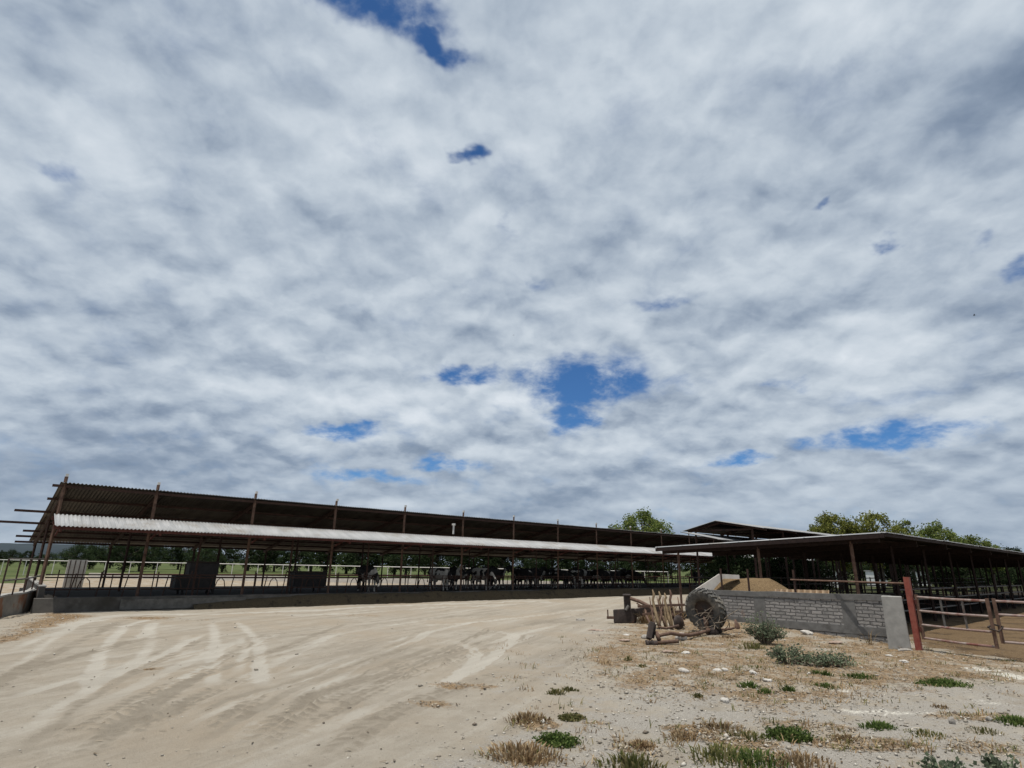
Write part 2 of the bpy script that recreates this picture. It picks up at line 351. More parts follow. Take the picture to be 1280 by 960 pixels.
tracks = [
 (bb((126, 858), (150, 838), (178, 818), (190, 800), (186, 778)), .55, .3, 0),
 (bb((0, 815), (20, 809), (50, 797), (105, 781)), .5, .32, 0), (bb((0, 840), (28, 824), (57, 803), (100, 782), (150, 772)), .45, .28, 0),
 (bb((112, 866), (112, 850), (117, 832), (135, 805), (160, 782), (200, 773)), .5, .5, 0), (bb((152, 803), (172, 797), (190, 782), (200, 775)), .6, .38, 0),
 (bb((0, 930), (50, 900), (107, 862), (155, 835), (215, 812), (260, 790)), .5, .34, 0), (bb((122, 868), (126, 855), (165, 835), (190, 820), (215, 805)), .35, -.3, 0),
 (bb((205, 820), (222, 812), (235, 790)), .5, .3, 0), (bb((268, 862), (268, 825), (268, 800), (266, 776)), .5, .4, 0), (bb((326, 862), (326, 825), (318, 798), (300, 780), (285, 775)), .5, .4, 0),
 (bb((298, 845), (305, 815), (300, 795)), .4, .3, 0), (bb((245, 832), (262, 822), (290, 812)), .3, .25, 0),
 (bb((0, 955), (60, 915), (110, 880)), .28, -.3, 0), (bb((30, 960), (60, 938), (120, 905), (180, 870)), .5, .1, .02),
 (bb((120, 950), (160, 915), (215, 885), (260, 855)), .45, .1, .022), (bb((170, 930), (200, 900), (250, 872), (320, 838)), .4, -.2, .015),
 (bb((255, 960), (275, 925), (300, 890), (330, 865)), .5, -.05, .025), (bb((300, 955), (345, 910), (400, 870), (450, 845)), .5, .12, .025),
 (bb((320, 906), (395, 870), (440, 845), (482, 820), (525, 800)), .35, -.32, 0), (bb((330, 840), (375, 835), (400, 818), (440, 800), (520, 785)), .4, -.14, 0),
 (bb((380, 925), (425, 900), (475, 882), (510, 865)), .5, .4, .0), (bb((525, 865), (565, 850), (590, 828), (593, 812), (560, 800)), .4, .45, 0),
 (bb((570, 850), (600, 832), (628, 812), (642, 795), (610, 788)), .4, .45, 0), (bb((345, 960), (380, 905), (440, 870), (520, 840), (600, 815), (680, 790)), .5, .2, .02),
 (bb((395, 960), (440, 925), (500, 885), (580, 855), (640, 835)), .5, -.2, .012), (bb((320, 800), (420, 790), (520, 775), (640, 765)), .5, -.16, 0),
 (bb((310, 825), (360, 812), (440, 790), (560, 770)), .4, .22, 0), (bb((350, 850), (420, 825), (500, 800), (600, 775)), .4, .25, 0), (bb((300, 770), (420, 768), (540, 760), (700, 752)), .7, .3, 0),
 (bb((300, 780), (420, 779), (540, 772), (700, 760)), .6, -.12, 0), (bb((480, 850), (540, 820), (620, 800), (720, 775)), .4, .25, 0), (bb((420, 780), (560, 780), (680, 768), (770, 758)), .5, .25, 0), (bb((560, 800), (640, 785), (760, 762)), .45, -.25, 0),
 (bb((540, 790), (575, 789), (610, 793)), .3, -.35, 0), (bb((60, 790), (150, 770), (330, 766), (500, 757), (700, 750)), .8, .4, 0),
]
for i, (p, wd, am, lg) in enumerate(tracks): track(p, wd*(.66 if i < 12 else 1), am*(1.15 if i < 12 else 1), lg*1.7, seed=i, crisp=i < 12)
for i in range(44):                        # fainter older wheel marks fanning from the lower left to the lane
    x0 = rnd.uniform(-60, 620); y0 = rnd.uniform(880, 960) if x0 > 60 else rnd.uniform(820, 950)
    x1 = x0+rnd.uniform(180, 330); y1 = 790+rnd.uniform(-18, 20)+.02*x0
    if x1 > 660 and y0 > 860: continue
    track([(x0, y0), ((x0*.6+x1*.4)+rnd.uniform(-15, 5), y0*.55+y1*.45), (x1, y1)], rnd.uniform(.2, .42), rnd.choice((-1, 1))*rnd.uniform(.1, .28), rnd.choice((0, 0, .014)), .006, seed=50+i)
def patch(arr, ch, px, py, w, hh, amt, soft=.5, seed=0):
    c = G(px, py); rx = abs(G(px+w, py).x-c.x); ry = abs(G(px, py-hh).y-c.y)
    rx = max(rx, .05); ry = max(ry, .05)
    d = np.hypot((X-c.x)/rx, (Y-c.y)/ry)+(fbm(X*1.1, Y*1.1, 70+seed)-.5)*1.1
    k = np.clip((1-d)/soft, 0, 1)*near
    arr[:, ch] = np.maximum(arr[:, ch], amt*k)
def zonepoly(arr, ch, pts, amt, soft=.6, nz=.8, seed=0):
    P = np.array([tuple(G(*p)[:2]) for p in pts]); d = np.full(len(X), 1e9); ins = np.zeros(len(X), bool)
    qx = X+(fbm(X*.8, Y*.8, 80+seed)-.5)*nz*2; qy = Y+(fbm(X*.8, Y*.8, 90+seed)-.5)*nz*2
    for i in range(len(P)):
        a = P[i]; b = P[(i+1) % len(P)]; e = b-a; l2 = e@e
        t = np.clip(((qx-a[0])*e[0]+(qy-a[1])*e[1])/l2, 0, 1)
        d = np.minimum(d, np.hypot(qx-a[0]-t*e[0], qy-a[1]-t*e[1]))
        cond = ((a[1] > qy) != (b[1] > qy)); xx = a[0]+(qy-a[1])*e[0]/(e[1] if abs(e[1]) > 1e-9 else 1e-9)
        ins ^= cond & (qx < xx)
    k = np.clip(.5+np.where(ins, d, -d)/soft*.5, 0, 1)
    arr[:, ch] = np.maximum(arr[:, ch], amt*k)
# gravel on the right half of the yard, straw rubble beside the wall, corral dirt with painted shade under the barn
zonepoly(za, 2, [(560, 990), (600, 930), (690, 868), (760, 845), (900, 850), (1300, 850), (1400, 990)], .62, 1.0, .8, 1)
zonepoly(za, 2, [(600, 860), (720, 800), (760, 778), (800, 782), (780, 800), (700, 850), (640, 880)], .48, .8, .6, 2)
zonepoly(za, 1, [(715, 826), (760, 790), (800, 772), (840, 768), (1000, 782), (1170, 812), (1310, 828), (1310, 858), (1100, 868), (960, 895), (900, 872), (800, 868), (735, 850)], .57, .7, .6, 3)
zonepoly(za, 1, [(-30, 800), (0, 790), (60, 765), (130, 771), (60, 785), (0, 806)], .8, .5, .5, 4)
for i, (x, y, w, hh, a) in enumerate([(670, 905, 40, 12, .75), (660, 950, 55, 18, .8), (850, 912, 40, 9, .75), (800, 938, 45, 10, .6), (930, 930, 70, 18, .65), (1010, 905, 90, 10, .55),
        (1200, 895, 70, 7, .55), (1100, 930, 110, 12, .55), (1230, 935, 80, 14, .5), (540, 880, 60, 8, .5), (585, 858, 60, 6, .62), (640, 850, 40, 5, .45), (460, 770, 40, 3, .4), (190, 773, 50, 3, .6), (190, 835, 17, 2.2, .8), (745, 905, 22, 4, .5), (250, 775, 30, 2, .45)]):
    patch(za, 1, x, y, w, hh, a, .5, i)
for i, (x, y, w, hh, a) in enumerate([(1225, 836, 30, 4, .75), (1268, 846, 34, 7, .9), (1270, 833, 20, 2, .6), (1120, 890, 90, 6, .4), (1060, 862, 60, 5, .42), (985, 872, 50, 4, .35), (1240, 878, 60, 5, .38)]):
    patch(zb, 2, x, y, w, hh, a, .6, 30+i)
for i, (x, y, w, hh, a) in enumerate([(700, 778, 45, 3, -.3), (770, 760, 60, 2, -.25), (690, 802, 30, 4, -.2)]):
    c = G(x, y); k = np.exp(-((X-c.x)/abs(G(x+w, y).x-c.x))**2-((Y-c.y)/abs(G(x, y-hh).y-c.y))**2); za[:, 0] += a*k
zonepoly(zb, 1, [(1150, 806), (1240, 823), (1330, 835), (1500, 790), (1300, 745), (1150, 765), (1105, 770)], 1., .5, .5, 6)
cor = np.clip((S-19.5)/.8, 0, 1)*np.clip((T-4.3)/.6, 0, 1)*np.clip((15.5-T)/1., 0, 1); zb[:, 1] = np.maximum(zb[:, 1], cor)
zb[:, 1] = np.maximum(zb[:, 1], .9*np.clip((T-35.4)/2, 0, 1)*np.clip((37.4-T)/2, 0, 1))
yd = np.clip((T-36)/2, 0, 1)*(Y < 64); za[:, 1] = np.maximum(za[:, 1], .46*yd)
fld = np.clip((Y+X*.02-(60+5*fbm(X*.05, Y*.05, 5)))/4, 0, 1); zb[:, 0] = fld
zb[:, 0] = np.maximum(zb[:, 0], np.clip((-(X+.755*Y))/1., 0, 1)*np.clip((Y-41+2*(fbm(X*.3, Y*.3, 6)-.5))/1.5, 0, 1))
bk = np.clip((T-14.6)/.8, 0, 1)*np.clip((S-32)/6, 0, 1)*(T < 60)*(X > .36*Y)
zb[:, 0] = np.maximum(zb[:, 0], bk); zb[:, 1] = np.maximum(zb[:, 1], .52*bk)
za[:, 0] = np.clip(za[:, 0]+(fbm(X*.5, Y*.5, 21)-.5)*.35, 0, 1)
# relief
wa = np.array(G(1122, 806))[:2]; wb = np.array(AY(885, 738, 19.6))[:2]; we = wb-wa; wl_ = np.linalg.norm(we); we = we/wl_
al = (X-wa[0])*we[0]+(Y-wa[1])*we[1]; pd = np.abs(-(X-wa[0])*we[1]+(Y-wa[1])*we[0])
bank = .26*np.clip(al/wl_, 0, 1.0)**.8*np.clip(1-pd/1.9, 0, 1)**1.3*np.clip((wl_+2.2-al)/2.2, 0, 1)*(.75+.5*fbm(X*1.3, Y*1.3, 44))
rough = (fbm(X*.35, Y*.35, 11)-.5)*.09+(fbm(X*2.2, Y*2.2, 12)-.5)*.022+(vnoise(X*9, Y*9, 13)-.5)*.014+(vnoise(X*16, Y*11, 14)-.5)*.010
right = np.clip(za[:, 1]+za[:, 2], 0, 1)
Z += (rough+right*((vnoise(X*14, Y*14, 15)-.5)*.022+(fbm(X*3, Y*3, 17)-.5)*.05))*near
Z *= np.clip((44-Y)/8, 0, 1)*np.clip((44-abs(X))/8, 0, 1)
Z += bank
def ground_z(x, y):
    j = int(np.clip(np.searchsorted(ys, y), 1, len(ys)-1)); i = int(np.clip(np.searchsorted(xs, x), 1, len(xs)-1))
    return float(Z.reshape(sh)[j, i])
me = bpy.data.meshes.new('ground')
nx, ny = len(xs), len(ys)
idx = np.arange(nx*ny).reshape(ny, nx)
quads = np.stack([idx[:-1, :-1], idx[:-1, 1:], idx[1:, 1:], idx[1:, :-1]], -1).reshape(-1, 4)
me.vertices.add(nx*ny); me.vertices.foreach_set('co', np.stack([X, Y, Z], 1).ravel())
me.loops.add(quads.size); me.loops.foreach_set('vertex_index', quads.ravel().astype(np.int32))
me.polygons.add(len(quads)); me.polygons.foreach_set('loop_start', np.arange(0, quads.size, 4, dtype=np.int32)); me.polygons.foreach_set('loop_total', np.full(len(quads), 4, np.int32))
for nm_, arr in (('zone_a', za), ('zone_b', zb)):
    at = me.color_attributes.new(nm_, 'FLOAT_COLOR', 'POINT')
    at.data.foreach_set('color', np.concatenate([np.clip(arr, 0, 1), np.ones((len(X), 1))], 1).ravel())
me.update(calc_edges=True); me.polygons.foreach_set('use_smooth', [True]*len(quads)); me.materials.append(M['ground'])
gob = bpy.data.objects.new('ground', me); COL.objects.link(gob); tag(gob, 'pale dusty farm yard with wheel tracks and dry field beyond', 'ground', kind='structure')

# ------------------------------------------------------------------ corrugated sheet
def sheet(s0, s1, rows, pitch=.12, amp=.018, th=.006, per=6, mb=None, jag=0.):
    """rows: list of (t, z) from one edge to the other; waves run along s"""
    mb = mb or MB(); n = int((s1-s0)/pitch*per)+1
    ss = np.linspace(s0, s1, n); r = len(rows); vs = []
    for lay in (0, 1):
        for j, (t, z) in enumerate(rows):
            for s in ss:
                sidx = math.floor((s-s0)/.9)
                e = jag*(((sidx*7919) % 13)/13.-.5) if j in (0, r-1) else 0
                vs.append((s, t+e, z+amp*math.sin(2*PI*s/pitch)-(th if lay else 0)+.004*(sidx % 2)))
    fs = []; mi = []
    for lay in (0, 1):
        o = lay*r*n
        for j in range(r-1):
            for i in range(n-1):
                q = (o+j*n+i, o+j*n+i+1, o+(j+1)*n+i+1, o+(j+1)*n+i)
                fs.append(q if lay == 0 else q[::-1]); mi.append(lay)
    o = r*n
    for i in range(n-1):
        for j in (0, r-1): fs.append((j*n+i, j*n+i+1, o+j*n+i+1, o+j*n+i)); mi.append(0 if j == 0 else 1)
    for j in range(r-1):
        for i in (0, n-1): fs.append((j*n+i, (j+1)*n+i, o+(j+1)*n+i, o+j*n+i)); mi.append(0)
    mb.v += vs; mb.f += fs; mb.mi += mi; return mb

# ------------------------------------------------------------------ the long cattle shed
S0, S1 = 1.8, 62.
sh_o = (S0, 24.6, 0)
shed = empty('cattle_shed', W(S0, 24.6), A, 'long open cattle shed with rusty posts, high dark roof and pale lower canopy', 'cattle shed')
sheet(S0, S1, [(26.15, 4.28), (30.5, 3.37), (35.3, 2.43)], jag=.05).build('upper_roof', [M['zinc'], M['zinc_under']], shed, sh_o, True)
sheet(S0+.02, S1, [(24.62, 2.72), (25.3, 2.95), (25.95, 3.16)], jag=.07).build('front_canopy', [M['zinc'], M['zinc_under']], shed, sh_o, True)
posts_s = [1.95]+[4.87+3.73*k for k in range(16)]
for s in posts_s:
    mb = MB(); mb.beam((s, 26.3, .38), (s+rnd.uniform(-.04, .04), 26.3, 4.5), .078, .078)
    p = mb.build('post', M['rust_pole'], shed, sh_o)
    mb = MB(); mb.box((s, 26.3, 4.55), (.088, .088, .1)); mb.build('post_cap', M['white_pipe'], p, sh_o)
    mb = MB(); mb.beam((s+.07, 26.36, 4.1), (s+.07, 35.2, 2.28), .07, .16); mb.build('rafter', M['rust'], shed, sh_o)
    mb = MB(); mb.beam((s+.07, 26.2, 2.98), (s+.07, 24.72, 2.58), .06, .1); mb.beam((s+.07, 26.22, 2.45), (s+.07, 25.3, 2.7), .05, .05); mb.build('canopy_bracket', M['oxide'], shed, sh_o)
    mb = MB(); mb.beam((s+.1, 34.9, .38), (s+.1, 34.9, 2.36), .07, .07); mb.build('rear_post', M['rust'], shed, sh_o)
    mb = MB(); mb.beam((s+.1, 30.6, .38), (s+.1, 30.6, 3.25), .07, .07); mb.build('middle_post', M['rust'], shed, sh_o)
for s in posts_s[1:-1]:
    mb = MB(); mb.beam((s+1.86, 26.3, .38), (s+1.86, 26.3, 2.95), .058, .058); mb.build('intermediate_post', M['rust'], shed, sh_o)
for (t, z, ex, w) in [(26.3, 4.16, .2, .1), (28.0, 3.82, .15, .07), (29.8, 3.44, .95, .07), (31.6, 3.07, 1.35, .07), (33.0, 2.8, .4, .07), (34.0, 2.6, .55, .07), (35.0, 2.38, .5, .09)]:
    mb = MB(); mb.beam((S0-ex, t, z), (S1, t, z), w*.8, .09); mb.build('purlin', M['rust'], shed, sh_o)
for (t, z, hh) in [(24.75, 2.68, .13), (25.35, 2.85, .09), (26.2, 3.04, .13)]:
    mb = MB(); mb.beam((S0, t, z), (S1, t, z), .07, hh); mb.build('canopy_purlin', M['oxide'], shed, sh_o)
mb = MB(); mb.box(((S0+S1)/2, 30.4, .2), (S1-S0-.2, 9.6, .42)); mb.build('raised_floor', M['floor'], shed, sh_o)
mb = MB(); mb.tube([(19.0, 26.1, 3.3), (19.0, 26.1, 3.75)], .05); mb.tube([(19.0, 26.1, 3.75), (19., 26.1, 3.85)], .1); mb.build('lamp_holder', M['white_pipe'], shed, sh_o)
# kerb
kb = empty('feed_kerb', W(S0, 25.2), A, 'low stained concrete feed kerb running along the foot of the long shed', 'kerb')
mb = MB(); prof = [(25.12, -.1), (25.22, .44), (25.5, .45), (25.55, -.1)]
n = 60; ss = np.linspace(S0, S1, n); vs = [(s, t+.015*math.sin(s*1.7), z+.012*math.sin(s*2.3)*(z > 0)) for s in ss for t, z in prof]
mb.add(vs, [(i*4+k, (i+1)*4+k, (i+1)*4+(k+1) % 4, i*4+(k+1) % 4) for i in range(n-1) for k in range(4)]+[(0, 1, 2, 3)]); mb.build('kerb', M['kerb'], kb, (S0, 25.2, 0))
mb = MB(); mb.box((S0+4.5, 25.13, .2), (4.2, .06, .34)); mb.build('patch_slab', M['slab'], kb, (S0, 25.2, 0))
# feed heaped in front of the kerb
mb = MB(); n = 400; m_ = 9; ss = np.linspace(6.5, 60, n); vs = []
for s in ss:
    e = min(1, (s-6.5)/4); hgt = (.38+.1*float(vnoise(np.array([s*.8]), np.array([1.]), 3)[0]))*(.35+.65*e); wd = .45+.15*float(vnoise(np.array([s*.6]), np.array([5.]), 4)[0])
    for k in range(m_):
        q = k/(m_-1); vs.append((s, 25.2-wd*(1-q), -.03+(hgt+.03)*math.sin(q*PI/2)**1.1+.035*(float(vnoise(np.array([s*6]), np.array([q*6]), 6)[0])-.5)))
mb.add(vs, [(i*m_+k, (i+1)*m_+k, (i+1)*m_+k+1, i*m_+k+1) for i in range(n-1) for k in range(m_-1)])
o = mb.build('feed_heap', M['feed'], None, (6.5, 24.8, 0), True); o.location = W(6.5, 24.8); o.rotation_euler = (0, 0, A)
tag(o, 'long brown ridge of chopped feed heaped against the feed kerb', 'feed')
# headlock panels, one per bay
for i in range(len(posts_s)-1):
    a = posts_s[i]+.08; b = posts_s[i+1]-.08
    r = empty('headlock_panel', W(a, 26.3, .4), A, 'rusty headlock panel in the %s bay from the left of the long shed' % ordinal(i), 'cattle barrier', 'headlock panels between the shed posts')
    of = (a, 26.3, .4)
    for z in (1.16, 1.06, .66):
        mb = MB(); mb.tube([(a, 26.3, z), (b, 26.3, z)], .024, 6); mb.build('rail', M['rust'], r, of)
    s = a+.35; k = 0; bars = MB()
    while s < b-.2:
        q = MB() if i < 6 else bars
        if k % 4 == 2: q.tube([(s-.2, 26.27, .66), (s-.13, 26.27, .95), (s, 26.27, 1.07), (s+.13, 26.27, .95), (s+.2, 26.27, .66)], .018, 6)
        else: q.tube([(s, 26.27, .41), (s+.1*(k % 2), 26.27, 1.2+.12*(k % 3 == 0))], .02, 6)
        if i < 6: q.build('bar', M['rust'], r, of)
        s += .4; k += 1
    if i >= 6: bars.build('bars', M['rust'], r, of)

# left retaining wall with pipe fence
wl = [(-26, 795), (-10, 776), (3, 771), (22, 768), (38, 762.5), (43, 757)]
wp = [G(*p) for p in wl]; wp[0] = wp[1]+Vector((-4, -1.8, 0))
rw = empty('retaining_wall', wp[2], 0, 'low curved concrete retaining wall with a rust stained end, far left', 'wall')
mb = MB(); vs = []
for i, p in enumerate(wp):
    d = (wp[min(i+1, len(wp)-1)]-wp[max(i-1, 0)]).normalized(); nn = Vector((-d.y, d.x, 0))
    for w, z in ((0, -.15), (0, .6), (.22, .6), (.22, -.15)): vs.append(p+nn*w+Vector((0, 0, z)))
k4 = len(wp); mb.add(vs, [(i*4+k, (i+1)*4+k, (i+1)*4+(k+1) % 4, i*4+(k+1) % 4) for i in range(k4-1) for k in range(4)]+[(0, 1, 2, 3), tuple(range(4*k4-4, 4*k4))[::-1]])
M['wall_stain'] = simple('rust_stained_concrete', (.17, .155, .135), (.25, .225, .19), 3, .9, c3=(.2, .095, .05), s3=.9, th3=(.5, .62))
mb.build('wall', M['wall_stain'], rw, wp[2])
mb = MB()
for i in range(k4-1):
    a, b = wp[i]+Vector((0, 0, .62)), wp[i+1]+Vector((0, 0, .62)); d = (b-a).normalized(); nn = Vector((-d.y, d.x, 0))*.11
    mb.beam(a+nn, b+nn, .25, .05)
mb.build('coping', M['concrete'], rw, wp[2])
fn = [wp[1]+Vector((-.1, .15, .62)), wp[3]+Vector((-.1, .15, .62)), wp[5]+Vector((-.1, .1, .62)), W(2.1, 28.2, .42), W(2.3, 31, .42), W(2.5, 33.6, .42)]
pf = empty('pipe_fence', fn[1], 0, 'thin grey pipe fence standing on the curved retaining wall', 'fence')
for (z) in (1.66, 1.06):
    mb = MB(); mb.tube([Vector((p.x, p.y, z)) for p in fn], .028, 6); mb.build('rail', M['grey_pipe'], pf, fn[1])
for i in range(len(fn)-1):
    for q in (0, .5):
        p = fn[i].lerp(fn[i+1], q); mb = MB(); mb.tube([p, Vector((p.x, p.y, 1.66))], .022, 6); mb.build('post', M['rust'], pf, fn[1])
ew = empty('end_wall', W(1.95, 25.6), A, 'low dark end wall under the left gable of the long shed', 'wall')
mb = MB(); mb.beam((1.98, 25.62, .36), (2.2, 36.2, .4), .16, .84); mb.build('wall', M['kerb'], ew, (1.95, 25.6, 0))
mb = MB(); mb.beam((1.98, 25.6, .805), (2.2, 36.2, .845), .2, .04); mb.build('coping', M['concrete'], ew, (1.95, 25.6, 0))
# dark gate panel and concrete slab at the end of the first bay
cw = empty('pen_end_wall', W(4.0, 36.9, 0), A, 'pale concrete panel with thin bars behind the first bay of the long shed', 'wall')
of = (4.0, 36.9, 0)
mb = MB(); mb.box((4.0, 36.9, .82), (.8, .14, 1.64)); mb.build('panel', M['whitewash'], cw, of)
for k in range(4):
    mb = MB(); mb.tube([(3.7+k*.2, 36.8, .1), (3.7+k*.2, 36.8, 1.62)], .02, 6); mb.build('bar', M['rust'], cw, of)
# rear rails of the pen
rr = empty('rear_pen_rail', W(4.5, 36.2), A, 'rusty double pipe rail along the back of the long shed', 'fence')
for z in (.98, .84):
    mb = MB(); mb.tube([(5, 36.2, z), (60, 36.2, z)], .04, 6); mb.build('rail', M['oxide'], rr, (4.5, 36.2, 0))
for k in range(23):
    mb = MB(); mb.tube([(5+k*2.5, 36.2, 0), (5+k*2.5, 36.2, 1.1)], .035, 6); mb.build('post', M['rust'], rr, (4.5, 36.2, 0))
# distant pale fence with kerb
d0 = AY(-30, 703, 62); d1 = AY(835, 711, 62)
pk = empty('field_kerb', (d0.x, 57, 0), 0, 'long pale concrete kerb line at the back of the cattle yard', 'kerb')
k0 = AY(112, 718, 57).x; pk.location.x = k0
mb = MB(); mb.box(((k0+d1.x)/2, 57, .22), (d1.x-k0, .25, .46)); mb.build('kerb', M['whitewash'], pk, (k0, 57, 0))
ff = empty('field_fence', (d0.x, 62, 0), 0, 'distant pale pipe fence between the cattle yard and green field', 'fence')
for z in (1.45,):
    mb = MB(); mb.tube([(d0.x, 62, z), (d1.x, 62, z)], .035, 5); mb.build('rail', M['white_pipe'], ff, (d0.x, 62, 0))
for k in range(28):
    x = d0.x+(d1.x-d0.x)*k/27+rnd.uniform(-.2, .2); mb = MB(); mb.tube([(x, 62, 0), (x, 62, 1.5)], .035, 5); mb.build('post', M['white_pipe'], ff, (d0.x, 62, 0))

# two dark boxes
def boxthing(name, s, t, parts, label, cat):
    r = empty(name, W(s, t, .4), A, label, cat)
    for nm, c, sz, mm in parts:
        mb = MB(); mb.box((c[0], c[1], c[2]), sz); o = mb.build(nm, mm, r)
        o.modifiers.new('b', 'BEVEL').width = .02
    return r
lg = [('leg', (x, y, .12), (.08, .08, .26), M['black_steel']) for x in (-.55, .55) for y in (-.35, .35)]
boxthing('feeder_box', 7.1, 27.4, lg+[('lower_bin', (-.12, 0, .45), (1.5, .8, .56), M['black_steel']), ('upper_bin', (.14, 0, .98), (1.1, .65, .5), M['black_steel']), ('side_rail', (-.72, -.2, .95), (.05, .05, .5), M['rust']), ('side_rail', (-.55, -.2, .95), (.05, .05, .5), M['rust']), ('lid', (.14, 0, 1.25), (1.2, .75, .05), M['dark_iron'])], 'tall black steel two tier feeder box standing inside the long shed', 'feeder')
boxthing('water_trough', 12.0, 28.0, [(n_, c, s_, m_2) for n_, c, s_, m_2 in lg]+[('tank', (0, 0, .55), (1.5, .85, .62), M['black_steel']), ('rim_or_dark_fill', (0, 0, .88), (1.6, .95, .07), M['dark_iron'])], 'low black rectangular trough inside the long shed, left of the lone cow', 'trough')

# ------------------------------------------------------------------ cattle
def cow_mesh(pose):
    mb = MB()
    tor = [(-.92, 1.18, .05, .05), (-.86, 1.18, .2, .19), (-.62, 1.1, .31, .28), (-.25, 1.02, .385, .33), (.15, 1.0, .40, .34), (.45, 1.03, .35, .27), (.68, 1.08, .25, .19), (.78, 1.1, .1, .08)]
    mb.tube([(x, 0, z) for x, z, a, b in tor], [(b, a) for x, z, a, b in tor], 16)
    if pose == 'eat':
        nk = [(.55, 1.1, .2), (.82, 1.0, .165), (1.03, .8, .13), (1.12, .68, .115)]; hd = [(1.06, .76, .1), (1.14, .64, .125), (1.2, .5, .1), (1.25, .36, .075), (1.27, .3, .06)]
        ear = (1.1, .7)
    else:
        nk = [(.5, 1.1, .22), (.8, 1.22, .165), (1.02, 1.38, .125)]; hd = [(.98, 1.46, .1), (1.1, 1.43, .125), (1.28, 1.33, .1), (1.45, 1.22, .078), (1.5, 1.19, .06)]
        ear = (1.04, 1.47)
    mb.tube([(x, 0, z) for x, z, r in nk], [(r*.75, r*1.15) for x, z, r in nk], 12)
    mb.tube([(x, 0, z) for x, z, r in hd], [(r*.85, r) for x, z, r in hd], 12)
    for s in (-1, 1):
        mb.tube([(ear[0], s*.07, ear[1]), (ear[0]-.01, s*.2, ear[1]-.0), (ear[0]+.01, s*.27, ear[1]-.04)], [(.035, .04), (.03, .06), .02], 8)
        mb.tube([(.5, s*.16, .85), (.52, s*.17, .62), (.53, s*.17, .42), (.53, s*.17, .12), (.55, s*.17, .02)], [.12, .085, .06, .045, .06], 10)
        mb.tube([(-.62, s*.15, 1.0), (-.55, s*.18, .74), (-.74, s*.17, .47), (-.69, s*.17, .12), (-.66, s*.17, .02)], [(.14, .2), .12, .062, .045, .06], 10)
    mb.tube([(-.9, 0, 1.24), (-.98, 0, 1.0), (-.97, 0, .6), (-.96, 0, .42)], [.035, .025, .025, .05], 8)
    mb.blob((-.42, 0, .62), (.2, .16, .14), 3, .05)
    ob = mb.build('tmp_cow', M['coat'])
    r = ob.modifiers.new('r', 'REMESH'); r.mode = 'VOXEL'; r.voxel_size = .022; r.use_smooth_shade = True
    sm = ob.modifiers.new('s', 'SMOOTH'); sm.factor = .5; sm.iterations = 5
    dg = bpy.context.evaluated_depsgraph_get(); me = bpy.data.meshes.new_from_object(ob.evaluated_get(dg)); me.name = 'cow_'+pose
    bpy.data.objects.remove(ob); 
    if not me.materials: me.materials.append(M['coat'])
    return me
CM = {'eat': cow_mesh('eat'), 'stand': cow_mesh('stand')}
# (s, t, heading relative to the feed lane, pose, label)
cows = [(14.75, 27.2, .0, 'eat', 'lone black and white cow bending to feed in the fourth bay'),
 (19.2, 27.4, .15, 'eat', 'cow with pale lower legs, leftmost of the packed herd in the long shed'),
 (20.6, 27.9, -.2, 'stand', 'cow standing head up second from the left of the packed herd'),
 (22.0, 27.2, .1, 'eat', 'cow feeding third from the left of the packed herd'),
 (23.4, 28.0, -1.2, 'stand', 'cow turned sideways fourth from the left of the packed herd'),
 (25.2, 27.2, 0, 'eat', 'cow feeding fifth from the left of the packed herd'),
 (26.4, 28.4, 1.4, 'stand', 'cow turned broadside sixth from the left of the packed herd'),
 (28.6, 27.3, .1, 'eat', 'cow feeding seventh from the left of the packed herd'),
 (29.8, 27.5, -.1, 'eat', 'cow feeding eighth from the left of the packed herd'),
 (31.0, 28.2, -1.3, 'stand', 'cow turned sideways ninth from the left of the packed herd'),
 (32.3, 27.2, .0, 'eat', 'cow feeding tenth from the left of the packed herd'),
 (33.5, 27.4, .2, 'eat', 'cow feeding eleventh from the left of the packed herd'),
 (34.7, 28.1, 1.3, 'stand', 'cow turned broadside twelfth from the left of the packed herd'),
 (36.2, 27.3, 0, 'eat', 'cow feeding thirteenth from the left of the packed herd'),
 (37.4, 28.6, -1.4, 'stand', 'cow turned sideways, last on the right of the packed herd'),
 (24.6, 30.6, 1.5, 'stand', 'cow standing crosswise in the back row of the herd, left one'),
 (29.0, 30.9, -1.5, 'stand', 'cow standing crosswise in the back row of the herd, middle one'),
 (33.6, 30.5, 1.6, 'stand', 'cow standing crosswise in the back row of the herd, right one'),
 (45.5, 27.6, 1.4, 'stand', 'cow standing sideways far along the shed beyond the bright gap'),
 (48.2, 27.4, -1.4, 'stand', 'cow farthest along the shed, behind the tine cultivator')]
back = ['at its left end', 'behind the second cow', 'behind the third cow', 'behind the fourth cow', 'behind the sixth cow', 'behind the seventh cow', 'behind the eighth cow', 'behind the tenth cow', 'behind the eleventh cow', 'behind the twelfth cow', 'behind the thirteenth cow', 'at its right end']
for i, lb in enumerate(back):
    cows.append((20.4+1.52*i+rnd.uniform(-.3, .3), 29.2+rnd.uniform(-.2, .5), rnd.choice((1.4, -1.5, 1.7, -1.3)), 'stand', 'dark cow in second row of packed herd, '+lb))
for s, t, hd, pose, lb in cows:
    o = bpy.data.objects.new('cow', CM[pose]); COL.objects.link(o)
    o.location = W(s, t, .4); o.rotation_euler = (0, 0, A-PI/2+hd); k = .82+rnd.uniform(-.03, .06); o.scale = (k, k, k)
    if 'black and white' in lb or 'pale lower legs' in lb or 'third from' in lb or 'eighth' in lb: o.material_slots[0].link = 'OBJECT'; o.material_slots[0].material = M['coat_pied']
    tag(o, lb, 'cow', 'cattle in the long shed')

